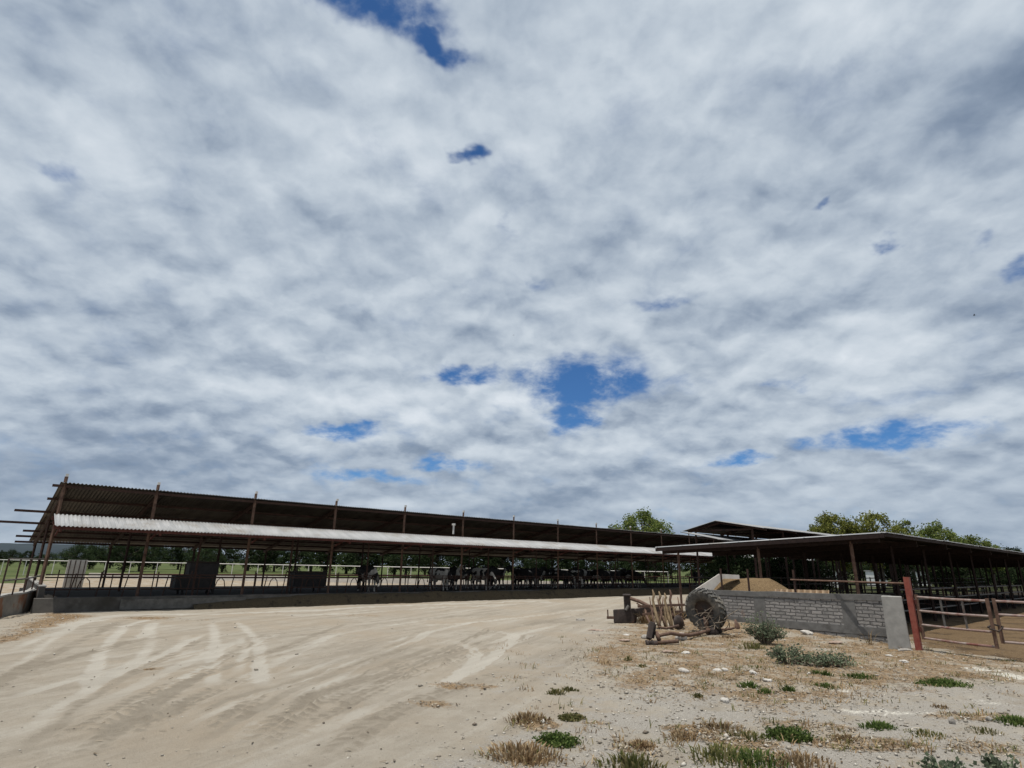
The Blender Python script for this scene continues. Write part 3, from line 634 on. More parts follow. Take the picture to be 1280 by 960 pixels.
# ------------------------------------------------------------------ near barn on the right
BS0, BS1 = 20.0, 72.
bo = (BS0, 6, 0)
barn = empty('open_barn', W(BS0, 6), A, 'low open barn with single slope dark roof at right behind the brick wall', 'barn')
sheet(BS0, BS1, [(5.92, 2.86), (10, 2.69), (14.05, 2.52)], jag=.05).build('roof', [M['zinc'], M['shade_under']], barn, bo, True)
bps = [20.35+3.73*k for k in range(14)]
for s in bps:
    mb = MB(); mb.beam((s, 6.2, 2.68), (s, 13.9, 2.36), .08, .18); mb.build('rafter', M['rust_shade'], barn, bo)
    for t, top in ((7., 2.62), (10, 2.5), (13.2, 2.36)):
        mb = MB(); mb.beam((s, t, -.05), (s+rnd.uniform(-.05, .05), t, top), .075, .075); mb.build('post', M['rust_pole'] if s < 21 else M['rust_shade'], barn, bo)
for k in range(8):
    t = 6.0+k*1.13; mb = MB(); mb.beam((BS0+.02, t, 2.80-.042*(t-6)), (BS1, t, 2.80-.042*(t-6)), .06, .1); mb.build('purlin', M['rust_shade'], barn, bo)
mb = MB(); mb.beam((BS0+.02, 5.95, 2.76), (BS0+.02, 14.0, 2.42), .03, .12); mb.build('gable_board', M['rust_shade'], barn, bo)
# pens inside the barn
def pen(name, pts, zs, label, m_, step=1.9):
    r = empty(name, W(pts[0][0], pts[0][1]), A, label, 'fence', 'pen fences under the near barn'); of = (pts[0][0], pts[0][1], 0)
    for z in zs:
        mb = MB(); mb.tube([(s, t, z) for s, t in pts], .03, 6); mb.build('rail', m_, r, of)
    L = sum(math.dist(pts[i], pts[i+1]) for i in range(len(pts)-1)); k = int(L/step)
    for i in range(k+1):
        q = i/k*(len(pts)-1); j = min(int(q), len(pts)-2); f_ = q-j
        p = [pts[j][a]+(pts[j+1][a]-pts[j][a])*f_ for a in (0, 1)]
        mb = MB(); mb.tube([(p[0], p[1], 0), (p[0], p[1], max(zs)+.05)], .035, 6); mb.build('post', M['rust'], r, of)
pen('pen_fence', [(24.2, 7.1), (70, 7.1)], (.45, .8, 1.15), 'long pipe pen fence along the front posts of the near barn', M['grey_pipe'])
pen('pen_fence', [(21, 13.2), (70, 13.2)], (.4, .75, 1.1, 1.4), 'pipe pen fence along the back posts of the near barn', M['grey_pipe'])
pen('pen_fence', [(31.6, 7.1), (31.6, 13.2)], (.45, .8, 1.15), 'short cross fence in the near barn behind the red gate', M['grey_pipe'])
pen('pen_fence', [(42.8, 7.1), (42.8, 13.2)], (.45, .8, 1.15), 'short cross fence deep inside the near barn at far right', M['grey_pipe'])
# ------------------------------------------------------------------ second barn with raised ridge roof
b2 = empty('ridge_vent_barn', W(31.5, 18), A, 'farther barn with a raised ridge roof above pale sheet roofs', 'barn'); b2o = (31.5, 18, 0)
E2 = 66; LRS = 29.9
sheet(31.4, E2, [(15.0, 3.92), (17.8, 4.42)]).build('ridge_roof', [M['zinc'], M['shade_under']], b2, b2o, True)
sheet(31.4, E2, [(17.8, 4.42), (20.0, 3.9)]).build('ridge_roof', [M['zinc'], M['shade_under']], b2, b2o, True)
sheet(LRS, E2, [(16.9, 3.3), (19.2, 3.75)]).build('lower_roof', [M['zinc'], M['shade_under']], b2, b2o, True)
for k in range(10):
    s = 31.9+k*3.73
    for t, z0_, z1_ in ((15.9, 0, 3.95), (19.4, 0, 3.9), (17.1, 0, 3.25)):
        mb = MB(); mb.beam((s, t, z0_), (s, t, z1_), .1, .1); mb.build('post', M['rust'], b2, b2o)
    mb = MB(); mb.beam((s, 15.1, 3.85), (s, 17.8, 4.32), .07, .12); mb.beam((s, 17.8, 4.32), (s, 19.9, 3.84), .07, .12); mb.beam((s, 15.9, 3.9), (s, 19.4, 3.9), .06, .1); mb.build('truss', M['rust'], b2, b2o)
# ------------------------------------------------------------------ brick wall
P0 = G(1122, 806); P1 = AY(885, 738, 19.6); P1.z = 0; dW = (P1-P0).normalized(); LW = (P1-P0).length+.35
bw = empty('brick_wall', P0, math.atan2(dW.y, dW.x), 'unplastered grey brick wall with dark mortar bands behind the tractor tyre', 'wall')
def topz(x): return 1.15-.012*x
def strip(x0, x1, z0f, z1f, th, nm, mm, off=0, uv=False):
    mb = MB(); n = 10; xs_ = np.linspace(x0, x1, n); vs = []
    for x in xs_:
        for y, z in ((off, z0f(x)), (off, z1f(x)), (off-th, z1f(x)), (off-th, z0f(x))): vs.append((x, y, z+(.012*math.sin(x*5)+.008*math.sin(x*13) if z > .9 else 0)))
    mb.add(vs, [(i*4+k, i*4+(k+1) % 4, (i+1)*4+(k+1) % 4, (i+1)*4+k) for i in range(n-1) for k in range(4)]+[(3, 2, 1, 0), tuple(range(4*n-4, 4*n))])
    o = mb.build(nm, mm, bw)
    if uv:
        u_ = o.data.uv_layers.new(name='UVMap'); 
        for lp in o.data.loops:
            c = o.data.vertices[lp.vertex_index].co; u_.data[lp.index].uv = (c.x, c.z)
    return o
# local +y points away from the camera's side or towards it
toward = Vector((-dW.y, dW.x, 0)).dot(CP-P0) > 0
sg = 1 if toward else -1
mbk = strip(0, LW, lambda x: -.1, lambda x: topz(x)-.13, .14*sg, 'bricks', M['brick'], 0, True)
strip(0, LW, lambda x: topz(x)-.135, lambda x: topz(x)+.01, .18*sg, 'top_beam', M['plinth'], .02*sg)
strip(0, LW, lambda x: .17, lambda x: .36, .16*sg, 'base_beam', M['plinth'], .012*sg)
for x in (.85, 3.3): strip(x, x+.34, lambda q: -.1, lambda q: topz(q)-.14, .15*sg, 'pier', M['plinth'], .008*sg)
# concrete end post
pc = G(1131, 811); dR = (G(1149, 813)-G(1117, 808)).normalized()
cp = MB(); cp.box(pc+Vector((-.05, .1, .5)), (.46, .2, 1.34), Matrix.Rotation(math.atan2(-dW.y, -dW.x)+.25, 3, 'Z'), 0, .92)
o = solo(cp, 'concrete_post', M['concrete'], pc, 'stout pale grey concrete post at the near end of the brick wall', 'post'); o.modifiers.new('b', 'BEVEL').width = .015
pr = G(1149, 812)
mb = MB(); mb.beam(pr+Vector((0, 0, -.1)), pr+Vector((0, 0, 1.62)), .12, .12)
rp = empty('gate_post', pr, 0, 'bright red steel gate post beside the concrete post', 'post'); mb.build('post', M['redpost'], rp, pr)
for z in (.45, 1.05):
    mb = MB(); mb.tube([pr+Vector((.09, -.04, z-.05)), pr+Vector((.09, -.04, z+.05))], .03, 8); mb.build('hinge', M['oxide'], rp, pr)
# rail on poles over the wall
rl = empty('wall_rail', P0, 0, 'thin pinkish pipe rail on poles running above the brick wall', 'rail')
dn = Vector((0, 0, 0)); bk_ = Vector((-dW.y, dW.x, 0))*(-sg*.3)
mb = MB(); mb.tube([pr+Vector((0, 0, 1.47)), P0+dW*2.6+bk_+Vector((0, 0, 1.47))], .022, 8); mb.build('rail', M['rust_pole'], rl, P0)
for x in (2.5, 3.9, 4.8):
    p = P0+dW*x+bk_; mb = MB(); mb.tube([p, p+Vector((0, 0, 2.1 if x > 5 else 1.75))], .03, 6); mb.build('pole', M['rust'], rl, P0)
# gates
def gate(p, q, label, zs, br):
    r = empty('pipe_gate', p, 0, label, 'gate', 'pipe gates of the corral'); d = q-p
    for z in zs:
        mb = MB(); mb.tube([p+Vector((0, 0, z)), p+d*.5+Vector((0, 0, z-.012)), q+Vector((0, 0, z))], .025, 8); mb.build('rail', M['gate'], r, p)
    for f_ in (0.01, .99):
        mb = MB(); mb.beam(p+d*f_+Vector((0, 0, zs[0]-.03)), p+d*f_+Vector((0, 0, zs[-1]+.05)), .06, .06); mb.build('stile', M['rust_pole'], r, p)
    for f_ in br:
        mb = MB(); mb.beam(p+d*f_+Vector((0, 0, zs[1])), p+d*f_+Vector((0, 0, zs[-1])), .04, .02); mb.build('brace', M['grey_pipe'], r, p)
    return r
pg = pr+Vector((.12, -.03, 0)); qg = G(1251, 826)
gate(pg, qg, 'worn four rail pipe gate hung from the red gate post', (.26, .55, .86, 1.17), (.36, .66))
q2 = qg+Vector((.14, .05, 0)); dq = (qg-pg).normalized()
gate(q2, q2+(dq*.75+Vector((.55, .1, 0)))*2.2, 'second pipe gate leaf running out of frame at far right', (.36, .62, .9, 1.17), (.5,))
mb = MB(); mb.tube([qg+Vector((-.1, 0, .62)), qg+Vector((.05, -.05, .57)), qg+Vector((.2, 0, .66)), qg+Vector((.05, .06, .7)), qg+Vector((-.1, .03, .64))], .02, 6)
solo(mb, 'gate_chain', M['dark_iron'], qg+Vector((0, 0, .6)), 'dark chain tying the two pipe gate leaves together', 'chain')
# dirt bunker: heap and pale side wall
hp = AY(935, 735, 20.8); hp.z = 0; HY = 20.8
n = 46; mb = MB(); vs = []
hx0, hx1 = AY(872, 735, HY).x, AY(1046, 735, HY).x
for j in range(n):
    for i in range(n):
        x = i/(n-1); y = j/(n-1)
        prof = min(1, (x+.05)/.22) if x < .56 else max(0, 1-(x-.56)/.44*.97)
        z = 1.56*max(prof, 0)**.8*math.sin(PI*min(1, .12+y*.88))**.7
        z += .09*(float(fbm(np.array([x*7]), np.array([y*7]), 8)[0])-.5)
        q = P0+dW*(6.35-4.65*x)+bk_*(1.1+8.*y); vs.append((q.x, q.y, z-.1))
mb.add(vs, [(j*n+i, j*n+i+1, (j+1)*n+i+1, (j+1)*n+i) for j in range(n-1) for i in range(n-1)])
solo(mb, 'silage_heap', M['silage'], hp, 'brown silage heap behind the brick wall under the near barn', 'heap', smooth=True)
mb = MB(); yb_ = 19.7
pA, pB, pC = AY(869, 737, yb_), AY(899, 717.5, yb_), AY(924, 718, yb_)
prof = [(pA.x, -.1), (pA.x, pA.z), (pB.x, pB.z), (pC.x, pC.z-.02), (pC.x, pC.z-.14), (pB.x+.12, pB.z-.14), (pA.x+.45, pA.z-.12), (pA.x+.45, -.1)]
k = len(prof); vs = [(x, yb_, z) for x, z in prof]+[(x+.1, yb_+.35, z) for x, z in prof]
mb.add(vs, [tuple(range(k)), tuple(range(2*k-1, k-1, -1))]+[(i, i+k, (i+1) % k+k, (i+1) % k) for i in range(k)])
solo(mb, 'bunker_edge', M['whitewash'], Vector((pA.x, yb_, 0)), 'pale sloping concrete edge framing the silage heap', 'concrete edge')
# corrugated scrap leaning behind the wall top
c0 = P0+dW*1.75+bk_*.75; c1 = P0+dW*3.3+bk_*.75; mb = MB(); n = 90; vs = []
for i in range(n):
    f_ = i/(n-1); p = c0.lerp(c1, f_); w = .09*math.sin(f_*2*PI*9); nn = bk_.normalized()
    for z, lean in ((.3, 0), (1.2-.02*f_, .5)): vs.append(p+nn*(w+.05+lean)+Vector((0, 0, z)))
mb.add(vs, [(2*i, 2*i+2, 2*i+3, 2*i+1) for i in range(n-1)])
o = solo(mb, 'corrugated_scrap', M['rubble_red'], c0, 'rusty tan corrugated scrap sheet leaning behind the brick wall top', 'sheet'); o.modifiers.new('t', 'SOLIDIFY').thickness = .012

# ------------------------------------------------------------------ tyre
D, WT = 1.24, .42
TK = .91
prof = [(.31, -.13), (.40, -.19), (.50, -.215), (.575, -.2), (.6, -.17), (.61, 0), (.6, .17), (.575, .2), (.50, .215), (.40, .19), (.31, .13), (.32, .1), (.42, .15), (.5, .175), (.56, .15), (.575, 0), (.56, -.15), (.5, -.175), (.42, -.15), (.32, -.1)]
mb = MB(); mb.lathe(prof, (0, 0, 0), (1, 0, 0), 48, closed=True)
ty = mb.mesh('tyre', M['rubber'], None, True)
tb = G(884, 790, .04); 
tyre = empty('tractor_tyre', tb, 0, 'big worn tractor tyre leaning against the brick wall', 'tyre')
def put(me, name, parent):
    o = bpy.data.objects.new(name, me); COL.objects.link(o); o.parent = parent; return o
lug = MB()
for i in range(22):
    for sgn in (-1, 1):
        a = 2*PI*(i+.5*(sgn > 0))/22; pts = []
        for q in np.linspace(0, 1, 5):
            aa = a+q*.20; xx = sgn*(.015+q*.195); r = .625-(.05*q**3); pts.append(Vector((xx, r*math.cos(aa), r*math.sin(aa))))
        for k in range(4): 
            rad = Vector((0, pts[k].y, pts[k].z)).normalized(); lug.beam(pts[k], pts[k+1], .075, .06, rad)
tc_ = put(ty, 'casing', tyre); tl = lug.build('tread', M['rubber'], tyre)
RT = Matrix.Rotation(math.radians(-137), 4, 'Z') @ Matrix.Rotation(math.radians(14), 4, 'Y')
mb = MB(); mb.lathe([(.02, .05), (.1, .05), (.12, .02), (.26, .05), (.315, .1), (.325, .13), (.33, .1), (.27, .03), (.12, 0), (.02, .02)], (0, 0, 0), (1, 0, 0), 28); rim_or_dark_fill = mb.build('rim_or_dark_fill', M['dark_iron'], tyre, None, True)  # dark disc added to fill the tyre hole with shade, not a real rim
for o in (tc_, tl, rim_or_dark_fill): o.matrix_local = Matrix.Translation((0, 0, .58)) @ RT @ Matrix.Scale(TK, 4) @ Matrix.Scale(.74, 4, (1, 0, 0))
# branches tangled in and beside the tyre
mb = MB(); rb = random.Random(5); c = tb+Vector((-.25, -.35, .3))
for i in range(30):
    p = c+Vector((rb.uniform(-.2, .75), rb.uniform(-.35, .2), rb.uniform(-.25, .15))); d = Vector((rb.uniform(-.8, 1), rb.uniform(-.7, .5), rb.uniform(.1, 1))).normalized(); L = rb.uniform(.3, .75)
    pts = [p]
    for k in range(4): d = (d+Vector((rb.uniform(-.35, .35), rb.uniform(-.35, .35), rb.uniform(-.45, .2)))).normalized(); pts.append(pts[-1]+d*L/4)
    for q in pts: q.z = max(q.z, .01)
    mb.tube(pts, [.013, .011, .009, .006, .003], 5)
solo(mb, 'branch_pile', M['dry_wood'], c, 'tangle of dry leafless branches spilling from the tractor tyre', 'branches')
# ------------------------------------------------------------------ box scraper (black plate, mast, blade)
bsb = G(779, 780)
bs = empty('grader_blade', bsb, 0, 'rusty black box blade implement left of the tine cultivator', 'farm implement')
def part(mb, nm, mm, root, base, bev=None, smooth=False):
    o = mb.build(nm, mm, root, base, smooth)
    if bev: o.modifiers.new('b', 'BEVEL').width = bev
    return o
def at(px, py, Yv): return AY(px, py, Yv)
Yb = bsb.y
mb = MB(); q = [at(766, 762, Yb), at(791, 760.5, Yb), at(793.5, 764, Yb), at(793, 779, Yb), at(767, 781, Yb-.05)]
for v in q: v.z = max(v.z, .02)
vs = q+[v+Vector((.12, .16, 0)) for v in q]; mb.add(vs, [(0, 1, 2, 3, 4), (9, 8, 7, 6, 5)]+[(i, i+5, (i+1) % 5+5, (i+1) % 5) for i in range(5)]); part(mb, 'end_plate', M['dark_iron'], bs, bsb, .02)
mb = MB(); a = at(783.5, 744, Yb+.1); b = at(784.5, 762, Yb+.1); mb.beam(b, a, .17, .2, (1, 0, 0)); mb.box(a, (.24, .26, .07)); part(mb, 'mast', M['dark_iron'], bs, bsb, .02)
mb = MB(); mb.tube([at(786, 757, Yb-.02), at(782.5, 763, Yb-.02)], .05, 8); part(mb, 'pin', M['grey_pipe'], bs, bsb)
mb = MB(); mb.beam(at(790, 767, Yb+.15), at(829, 760, Yb+.3), .08, .26, (0, 0, 1)); part(mb, 'blade', M['dark_iron'], bs, bsb, .01)
mb = MB(); mb.tube([at(788, 748, Yb), at(800, 752, Yb-.2), at(812, 758, Yb-.4), at(819, 766, Yb-.6), at(824, 776, Yb-.8)], .055, 8); part(mb, 'draft_bar', M['old_iron'], bs, bsb, None, True)
mb = MB(); mb.tube([at(806, 758, Yb-.2), at(808, 770, Yb-.5), at(814, 782, Yb-.9)], .035, 8); mb.tube([at(796, 754, Yb), at(806, 760, Yb-.2), at(810, 775, Yb-.6)], .025, 6); part(mb, 'brace', M['old_iron'], bs, bsb)
mb = MB(); mb.box(at(763, 772, Yb), (.22, .1, .08)); mb.beam(at(760, 772, Yb), at(759.5, 762, Yb), .03, .03); part(mb, 'clevis', M['old_iron'], bs, bsb)
# tine cultivator
cb_ = G(835, 787); Yc = cb_.y
cu = empty('tine_cultivator', cb_, 0, 'dusty tan tine cultivator with upright curved tines beside the tyre', 'farm implement')
mb = MB(); mb.beam(at(797, 758, Yc+.3), at(856, 756, Yc+.1), .07, .07); part(mb, 'toolbar', M['old_iron'], cu, cb_)
for i, x in enumerate((817, 825, 832, 838.5)):
    mb = MB(); yy = Yc+.2+.1*(i % 2)
    top = 737+(i % 3)*2
    mb.tube([at(x-1.5, top, yy), at(x+.5, top+6, yy), at(x-1, 750, yy), at(x+1, 760, yy-.05), at(x+4, 772, yy-.2), at(x+8, 785, yy-.35)], [.015, .04, (.045, .035), .045, .05, .06], 8)
    part(mb, 'tine', M['tan_iron'] if i != 3 else M['old_iron'], cu, cb_, None, True)
for i, (x, w) in enumerate(((830, .09), (836.5, .08), (841, .07))):
    mb = MB(); mb.beam(at(x, 758, Yc), at(x+4+i, 785, Yc-.15), w, .04, (1, 0, .2)); part(mb, 'shank_plate', M['tan_iron'], cu, cb_, .008)
for x, lean in ((812, 4), (821, 7), (829, -3), (847, 5)):
    mb = MB(); mb.tube([at(x, 746, Yc+.35), at(x+lean*.4, 757, Yc+.2), at(x+lean, 771, Yc), at(x+lean*1.6, 782, Yc-.2)], [.012, .022, .025, .03], 6); part(mb, 'spring_tine', M['old_iron'], cu, cb_, None, True)
mb = MB(); mb.beam(at(803, 768, Yc+.2), at(852, 764, Yc), .05, .06); part(mb, 'rear_bar', M['old_iron'], cu, cb_)
mb = MB(); mb.beam(at(845, 770, Yc-.1), at(856, 774, Yc), .05, .05); mb.beam(at(843, 772, Yc-.1), at(850, 768, Yc-.1), .05, .06); part(mb, 'bracket', M['old_iron'], cu, cb_)
mb = MB(); mb.lathe([(.01, .03), (.12, .02), (.2, -.02), (.2, -.035), (.12, .0), (.01, .01)], at(849, 778, Yc-.3), (.5, -.8, .1), 20); part(mb, 'disc', M['dark_iron'], cu, cb_, None, True)
# disc axle
ab = G(816, 806); Ya = ab.y
ax = empty('implement_axle', ab, 0, 'old rusty axle with bent draw pipe and discs lying before the tyre', 'farm implement')
mb = MB(); mb.beam(at(811, 799, Ya), at(815, 778, Ya+.1), .17, .12, (1, 0, 0)); mb.beam(at(816, 798, Ya+.1), at(819, 780, Ya+.15), .06, .06); part(mb, 'upright', M['dark_iron'], ax, ab, .015)
mb = MB(); mb.tube([at(810, 805, Ya-.05), at(822, 804, Ya-.05)], .065, 10); mb.tube([at(808, 805.5, Ya-.05), at(810.5, 805, Ya-.05)], .1, 10); mb.tube([at(815, 804.6, Ya-.05), at(817, 804.4, Ya-.05)], .09, 10); mb.tube([at(812, 803, Ya-.12), at(812, 803, Ya+.05)], .05, 8); part(mb, 'hub', M['dark_iron'], ax, ab, .01, True)
mb = MB(); mb.tube([at(820, 803.5, Ya), at(848, 801.5, Ya)], .045, 10); part(mb, 'axle_tube', M['old_iron'], ax, ab, None, True)
Yd = G(927, 790).y
mb = MB(); mb.tube([at(822, 795, Ya+.1), at(838, 791.5, Ya+.4), at(850, 793.5, Ya+.7), at(862, 794, Ya+1.2), at(876, 791, Ya+1.9), at(890, 786.5, Yd-.7), at(905, 787, Yd-.4), at(922, 785, Yd)], [.035, .042, .045, .045, .042, .038, .032, .032], 10); part(mb, 'draw_pipe', M['old_iron'], ax, ab, None, True)
mb = MB(); mb.tube([at(824, 784, Ya+.2), at(832, 785.5, Ya+.35), at(848, 782, Ya+.9)], .028, 8); mb.tube([at(820, 790, Ya+.1), at(824, 800, Ya)], .05, 8); part(mb, 'link_rod', M['old_iron'], ax, ab, None, True)
for (px_, py_, yy, r) in ((923, 785, Yd, .24), (884, 779.5, Yd-.7, .2), (886, 789, Yd-.8, .17)):
    mb = MB(); mb.lathe([(.01, .05), (r*.5, .03), (r, -.03), (r, -.045), (r*.5, .01), (.01, .03)], at(px_, py_, yy), (.86, -.5, .15), 24); part(mb, 'disc', M['old_iron'], ax, ab, None, True)
mb = MB(); mb.blob(at(890, 790, Yd-.8), (.16, .14, .13), 4, .4); mb.blob(at(897, 787, Yd-.6), (.12, .1, .12), 5, .4); part(mb, 'gear_lump', M['dark_iron'], ax, ab)

# ------------------------------------------------------------------ stones
stones = [((850, 800.5), (.17, .13, .13), 'stone', 'rounded white rock against the rusty axle tube'),
 ((853, 842), (.13, .09, .08), 'stone', 'white stone alone on the straw strewn ground below the axle'), ((897, 839), (.1, .08, .05), 'stone', 'pale stone pair member nearer the bush, right of the lone white stone'),
 ((1068, 799), (.2, .13, .09), 'stone', 'round white stone at the foot of the brick wall near the concrete post'), ((1044, 805), (.3, .16, .06), 'pinkstone', 'broad flat pinkish stone slab in front of the wall'),
 ((1011, 797), (.24, .14, .08), 'stone', 'flat pale stone under the wall right of the grey bush'), ((1111, 819.5), (.16, .1, .04), 'stone', 'pale chip of rubble left of the concrete post, upper one'), ((1130, 827), (.14, .1, .04), 'stone', 'pale chip of rubble below the concrete post'),
 ((1132, 812.5), (.22, .1, .05), 'greystone', 'flat grey stone at the foot of the concrete post'), ((839, 817), (.2, .12, .05), 'pinkstone', 'flat pinkish brown stone just below the axle'), ((857, 818.5), (.16, .1, .05), 'stone', 'pale flat stone right of the pinkish stone below the axle'),
 ((1190, 904.5), (.05, .05, .055), 'greystone', 'small dark round stone on pale gravel at right'), ((906, 877), (.09, .07, .05), 'stone', 'pale stone on gravel, right of the middle weeds'), ((941, 843), (.1, .08, .05), 'stone', 'white stone left of the low green tufts'),
 ((907, 841), (.09, .06, .05), 'stone', 'small white stone beside a twin, under the axle disc'), ((806, 798), (.15, .1, .09), 'greystone', 'grey stone touching the left side of the axle upright'), ((783, 795), (.13, .09, .06), 'stone', 'pale stone below the black box blade'),
 ((780, 802), (.2, .14, .05), 'pinkstone', 'reddish brick lump below the black box blade'), ((745, 789), (.3, .2, .06), 'pinkstone', 'heap of pinkish rubble left of the brick lump'), ((960, 853), (.1, .08, .05), 'stone', 'white stone among the low green tufts'),
 ((1237, 901), (.06, .05, .04), 'greystone', 'small grey stone near the right edge of the gravel'), ((723, 776), (.4, .14, .08), 'greystone', 'long grey clod lying on the lane left of the box blade')]
for i, (p, r, mm, lb) in enumerate(stones):
    g_ = G(*p); z0_ = ground_z(g_.x, g_.y); mb = MB(); r = (r[0]*.66, r[1]*.66, r[2]*.7); mb.blob((0, 0, r[2]*.35), r, 100+i, .6, 2)
    o = mb.build('stone', M[mm], None, None, i == 0); o.location = (g_.x, g_.y, z0_); o.rotation_euler = (0, 0, rnd.uniform(-.4, .4)); tag(o, lb, 'stone', 'loose stones on the yard')
# ------------------------------------------------------------------ stuff: gravel and straw litter
Z2 = Z.reshape(sh); ZA = za.reshape(sh+(3,)); ZB = zb.reshape(sh+(3,))
def sample(x, y):
    j = np.clip(np.searchsorted(ys, y), 1, ny-1); i = np.clip(np.searchsorted(xs, x), 1, nx-1)
    return Z2[j, i], ZA[j, i], ZB[j, i]
def scatter(nc, wfun):
    # candidates uniform over the visible wedge with denser sampling close by
    y = 5.4+(rng.random(nc)**1.6)*19; x = (rng.random(nc)*2-1)*(y*1.0+1)
    z, a, b = sample(x, y); keep = rng.random(nc) < wfun(x, y, a, b)
    return x[keep], y[keep], z[keep]
octa = np.array([(1, 0, 0), (0, 1, 0), (-1, 0, 0), (0, -1, 0), (0, 0, 1), (0, 0, -1)], float); of_ = np.array([(0, 1, 4), (1, 2, 4), (2, 3, 4), (3, 0, 4), (1, 0, 5), (2, 1, 5), (3, 2, 5), (0, 3, 5)])
def np_mesh(name, V, Fc, mm, label, cat):
    me = bpy.data.meshes.new(name); k = Fc.shape[1]
    me.vertices.add(len(V)); me.vertices.foreach_set('co', V.ravel())
    me.loops.add(Fc.size); me.loops.foreach_set('vertex_index', Fc.ravel().astype(np.int32)); me.polygons.add(len(Fc))
    me.polygons.foreach_set('loop_start', np.arange(0, Fc.size, k, dtype=np.int32)); me.polygons.foreach_set('loop_total', np.full(len(Fc), k, np.int32)); me.update(calc_edges=True)
    me.materials.append(mm); o = bpy.data.objects.new(name, me); COL.objects.link(o); return tag(o, label, cat, kind='stuff')
def islandmat(name, cols):
    m, nt = mat(name); h = N(nt); gi = h.n('ShaderNodeNewGeometry').outputs['Random Per Island']; r = h.n('ShaderNodeValToRGB'); h.l(gi, r.inputs[0]); e = r.color_ramp.elements
    while len(e) < len(cols): e.new(.5)
    for i, c in enumerate(cols): e[i].position = i/(len(cols)-1); e[i].color = (*c, 1)
    out_pbr(h, r.outputs[0], .95, spec=.1); return m
x, y, z = scatter(90000, lambda x, y, a, b: .012+.5*a[:, 2]*(b[:, 1] < .5)+.5*a[:, 1])
n = len(x); sc_ = (.005+.015*rng.random(n)**5+.02*rng.random(n)**30)*(1+.3*rng.random(n)); rt = rng.random(n)*6.28
V = octa[None]*(sc_[:, None, None]*(.6+.8*rng.random((n, 6, 1)))*np.array([1.2, .9, .7])); c_, s_ = np.cos(rt)[:, None], np.sin(rt)[:, None]
V = np.stack([V[:, :, 0]*c_-V[:, :, 1]*s_+x[:, None], V[:, :, 0]*s_+V[:, :, 1]*c_+y[:, None], V[:, :, 2]+z[:, None]+sc_[:, None]*.25], -1).reshape(-1, 3)
np_mesh('gravel', V, (of_[None]+6*np.arange(n)[:, None, None]).reshape(-1, 3), islandmat('gravel_pebbles', [(.15, .125, .1), (.26, .23, .19), (.33, .3, .255), (.45, .42, .37)]), 'loose pebbles scattered over the yard', 'gravel')
x, y, z = scatter(170000, lambda x, y, a, b: .003+.85*np.clip(a[:, 1]-.15, 0, 1))
n = len(x); L = .02+.06*rng.random(n); wd = .003+.005*rng.random(n); rt = rng.random(n)*6.28; tl_ = (rng.random(n)-.3)*.35
dx, dy = np.cos(rt)*L/2, np.sin(rt)*L/2; px_, py_ = -np.sin(rt)*wd, np.cos(rt)*wd
zz = z+.006
V = np.stack([np.stack([x-dx-px_, y-dy-py_, zz], 1), np.stack([x+dx-px_, y+dy-py_, zz+abs(tl_)*L], 1), np.stack([x+dx+px_, y+dy+py_, zz+abs(tl_)*L+.003], 1), np.stack([x-dx+px_, y-dy+py_, zz+.003], 1)], 1).reshape(-1, 3)
np_mesh('straw_litter', V, np.arange(4*n).reshape(-1, 4), islandmat('straw_bits', [(.045, .034, .023), (.115, .086, .056), (.21, .168, .118), (.38, .335, .26)]), 'dry straw and twig litter strewn over the ground', 'straw')

# ------------------------------------------------------------------ weeds
def blades(n, rad, hgt, seed, lean=.6, w=.008, sprawl=0., leaf=False):
    r = random.Random(seed); mb = MB(); cl = [(r.uniform(0, 2*PI), rad*math.sqrt(r.random())*.5) for _ in range(13)]
    for i in range(n):
        a = r.uniform(0, 2*PI); q = rad*math.sqrt(r.random())
        if r.random() < .4:
            ca, cq = cl[i % 13]; gx, gy = cq*math.cos(ca)+r.gauss(0, rad*.19), cq*math.sin(ca)+r.gauss(0, rad*.19); a = math.atan2(gy, gx); q = min(math.hypot(gx, gy), rad*1.25)
        p = Vector((q*math.cos(a), q*math.sin(a), -.01))
        hh = hgt*.85*r.uniform(.25, 1.2)*(1-.5*min(1, q/rad)**2); d = Vector((math.cos(a+r.gauss(0, .7)), math.sin(a+r.gauss(0, .7)), 0))*lean*r.uniform(.3, 1.2)*(.35+q/rad)
        ww = w*r.uniform(.6, 1.4); sd = Vector((-d.y, d.x, 0)); sd = sd.normalized()*ww if sd.length > 1e-4 else Vector((ww, 0, 0))
        p1 = p+d*hh*.45+Vector((0, 0, hh*.62)); p2 = p+d*hh*1.15+Vector((0, 0, hh*(1-.3*sprawl)))
        mb.add([p-sd*.7, p+sd*.7, p1+sd, p1-sd, p2], [(0, 1, 2, 3), (3, 2, 4)])
        if leaf:
            for k in range(3):
                c = p.lerp(p2, r.uniform(.3, 1)); v1 = Vector((r.gauss(0, 1), r.gauss(0, 1), r.gauss(0, .6))).normalized()*w*3.2; v2 = v1.cross(Vector((r.gauss(0, 1), r.gauss(0, 1), r.gauss(0, 1)))).normalized()*w*1.3
                mb.add([c, c+v1*.5+v2, c+v1, c+v1*.5-v2], [(0, 1, 2, 3)])
    return mb
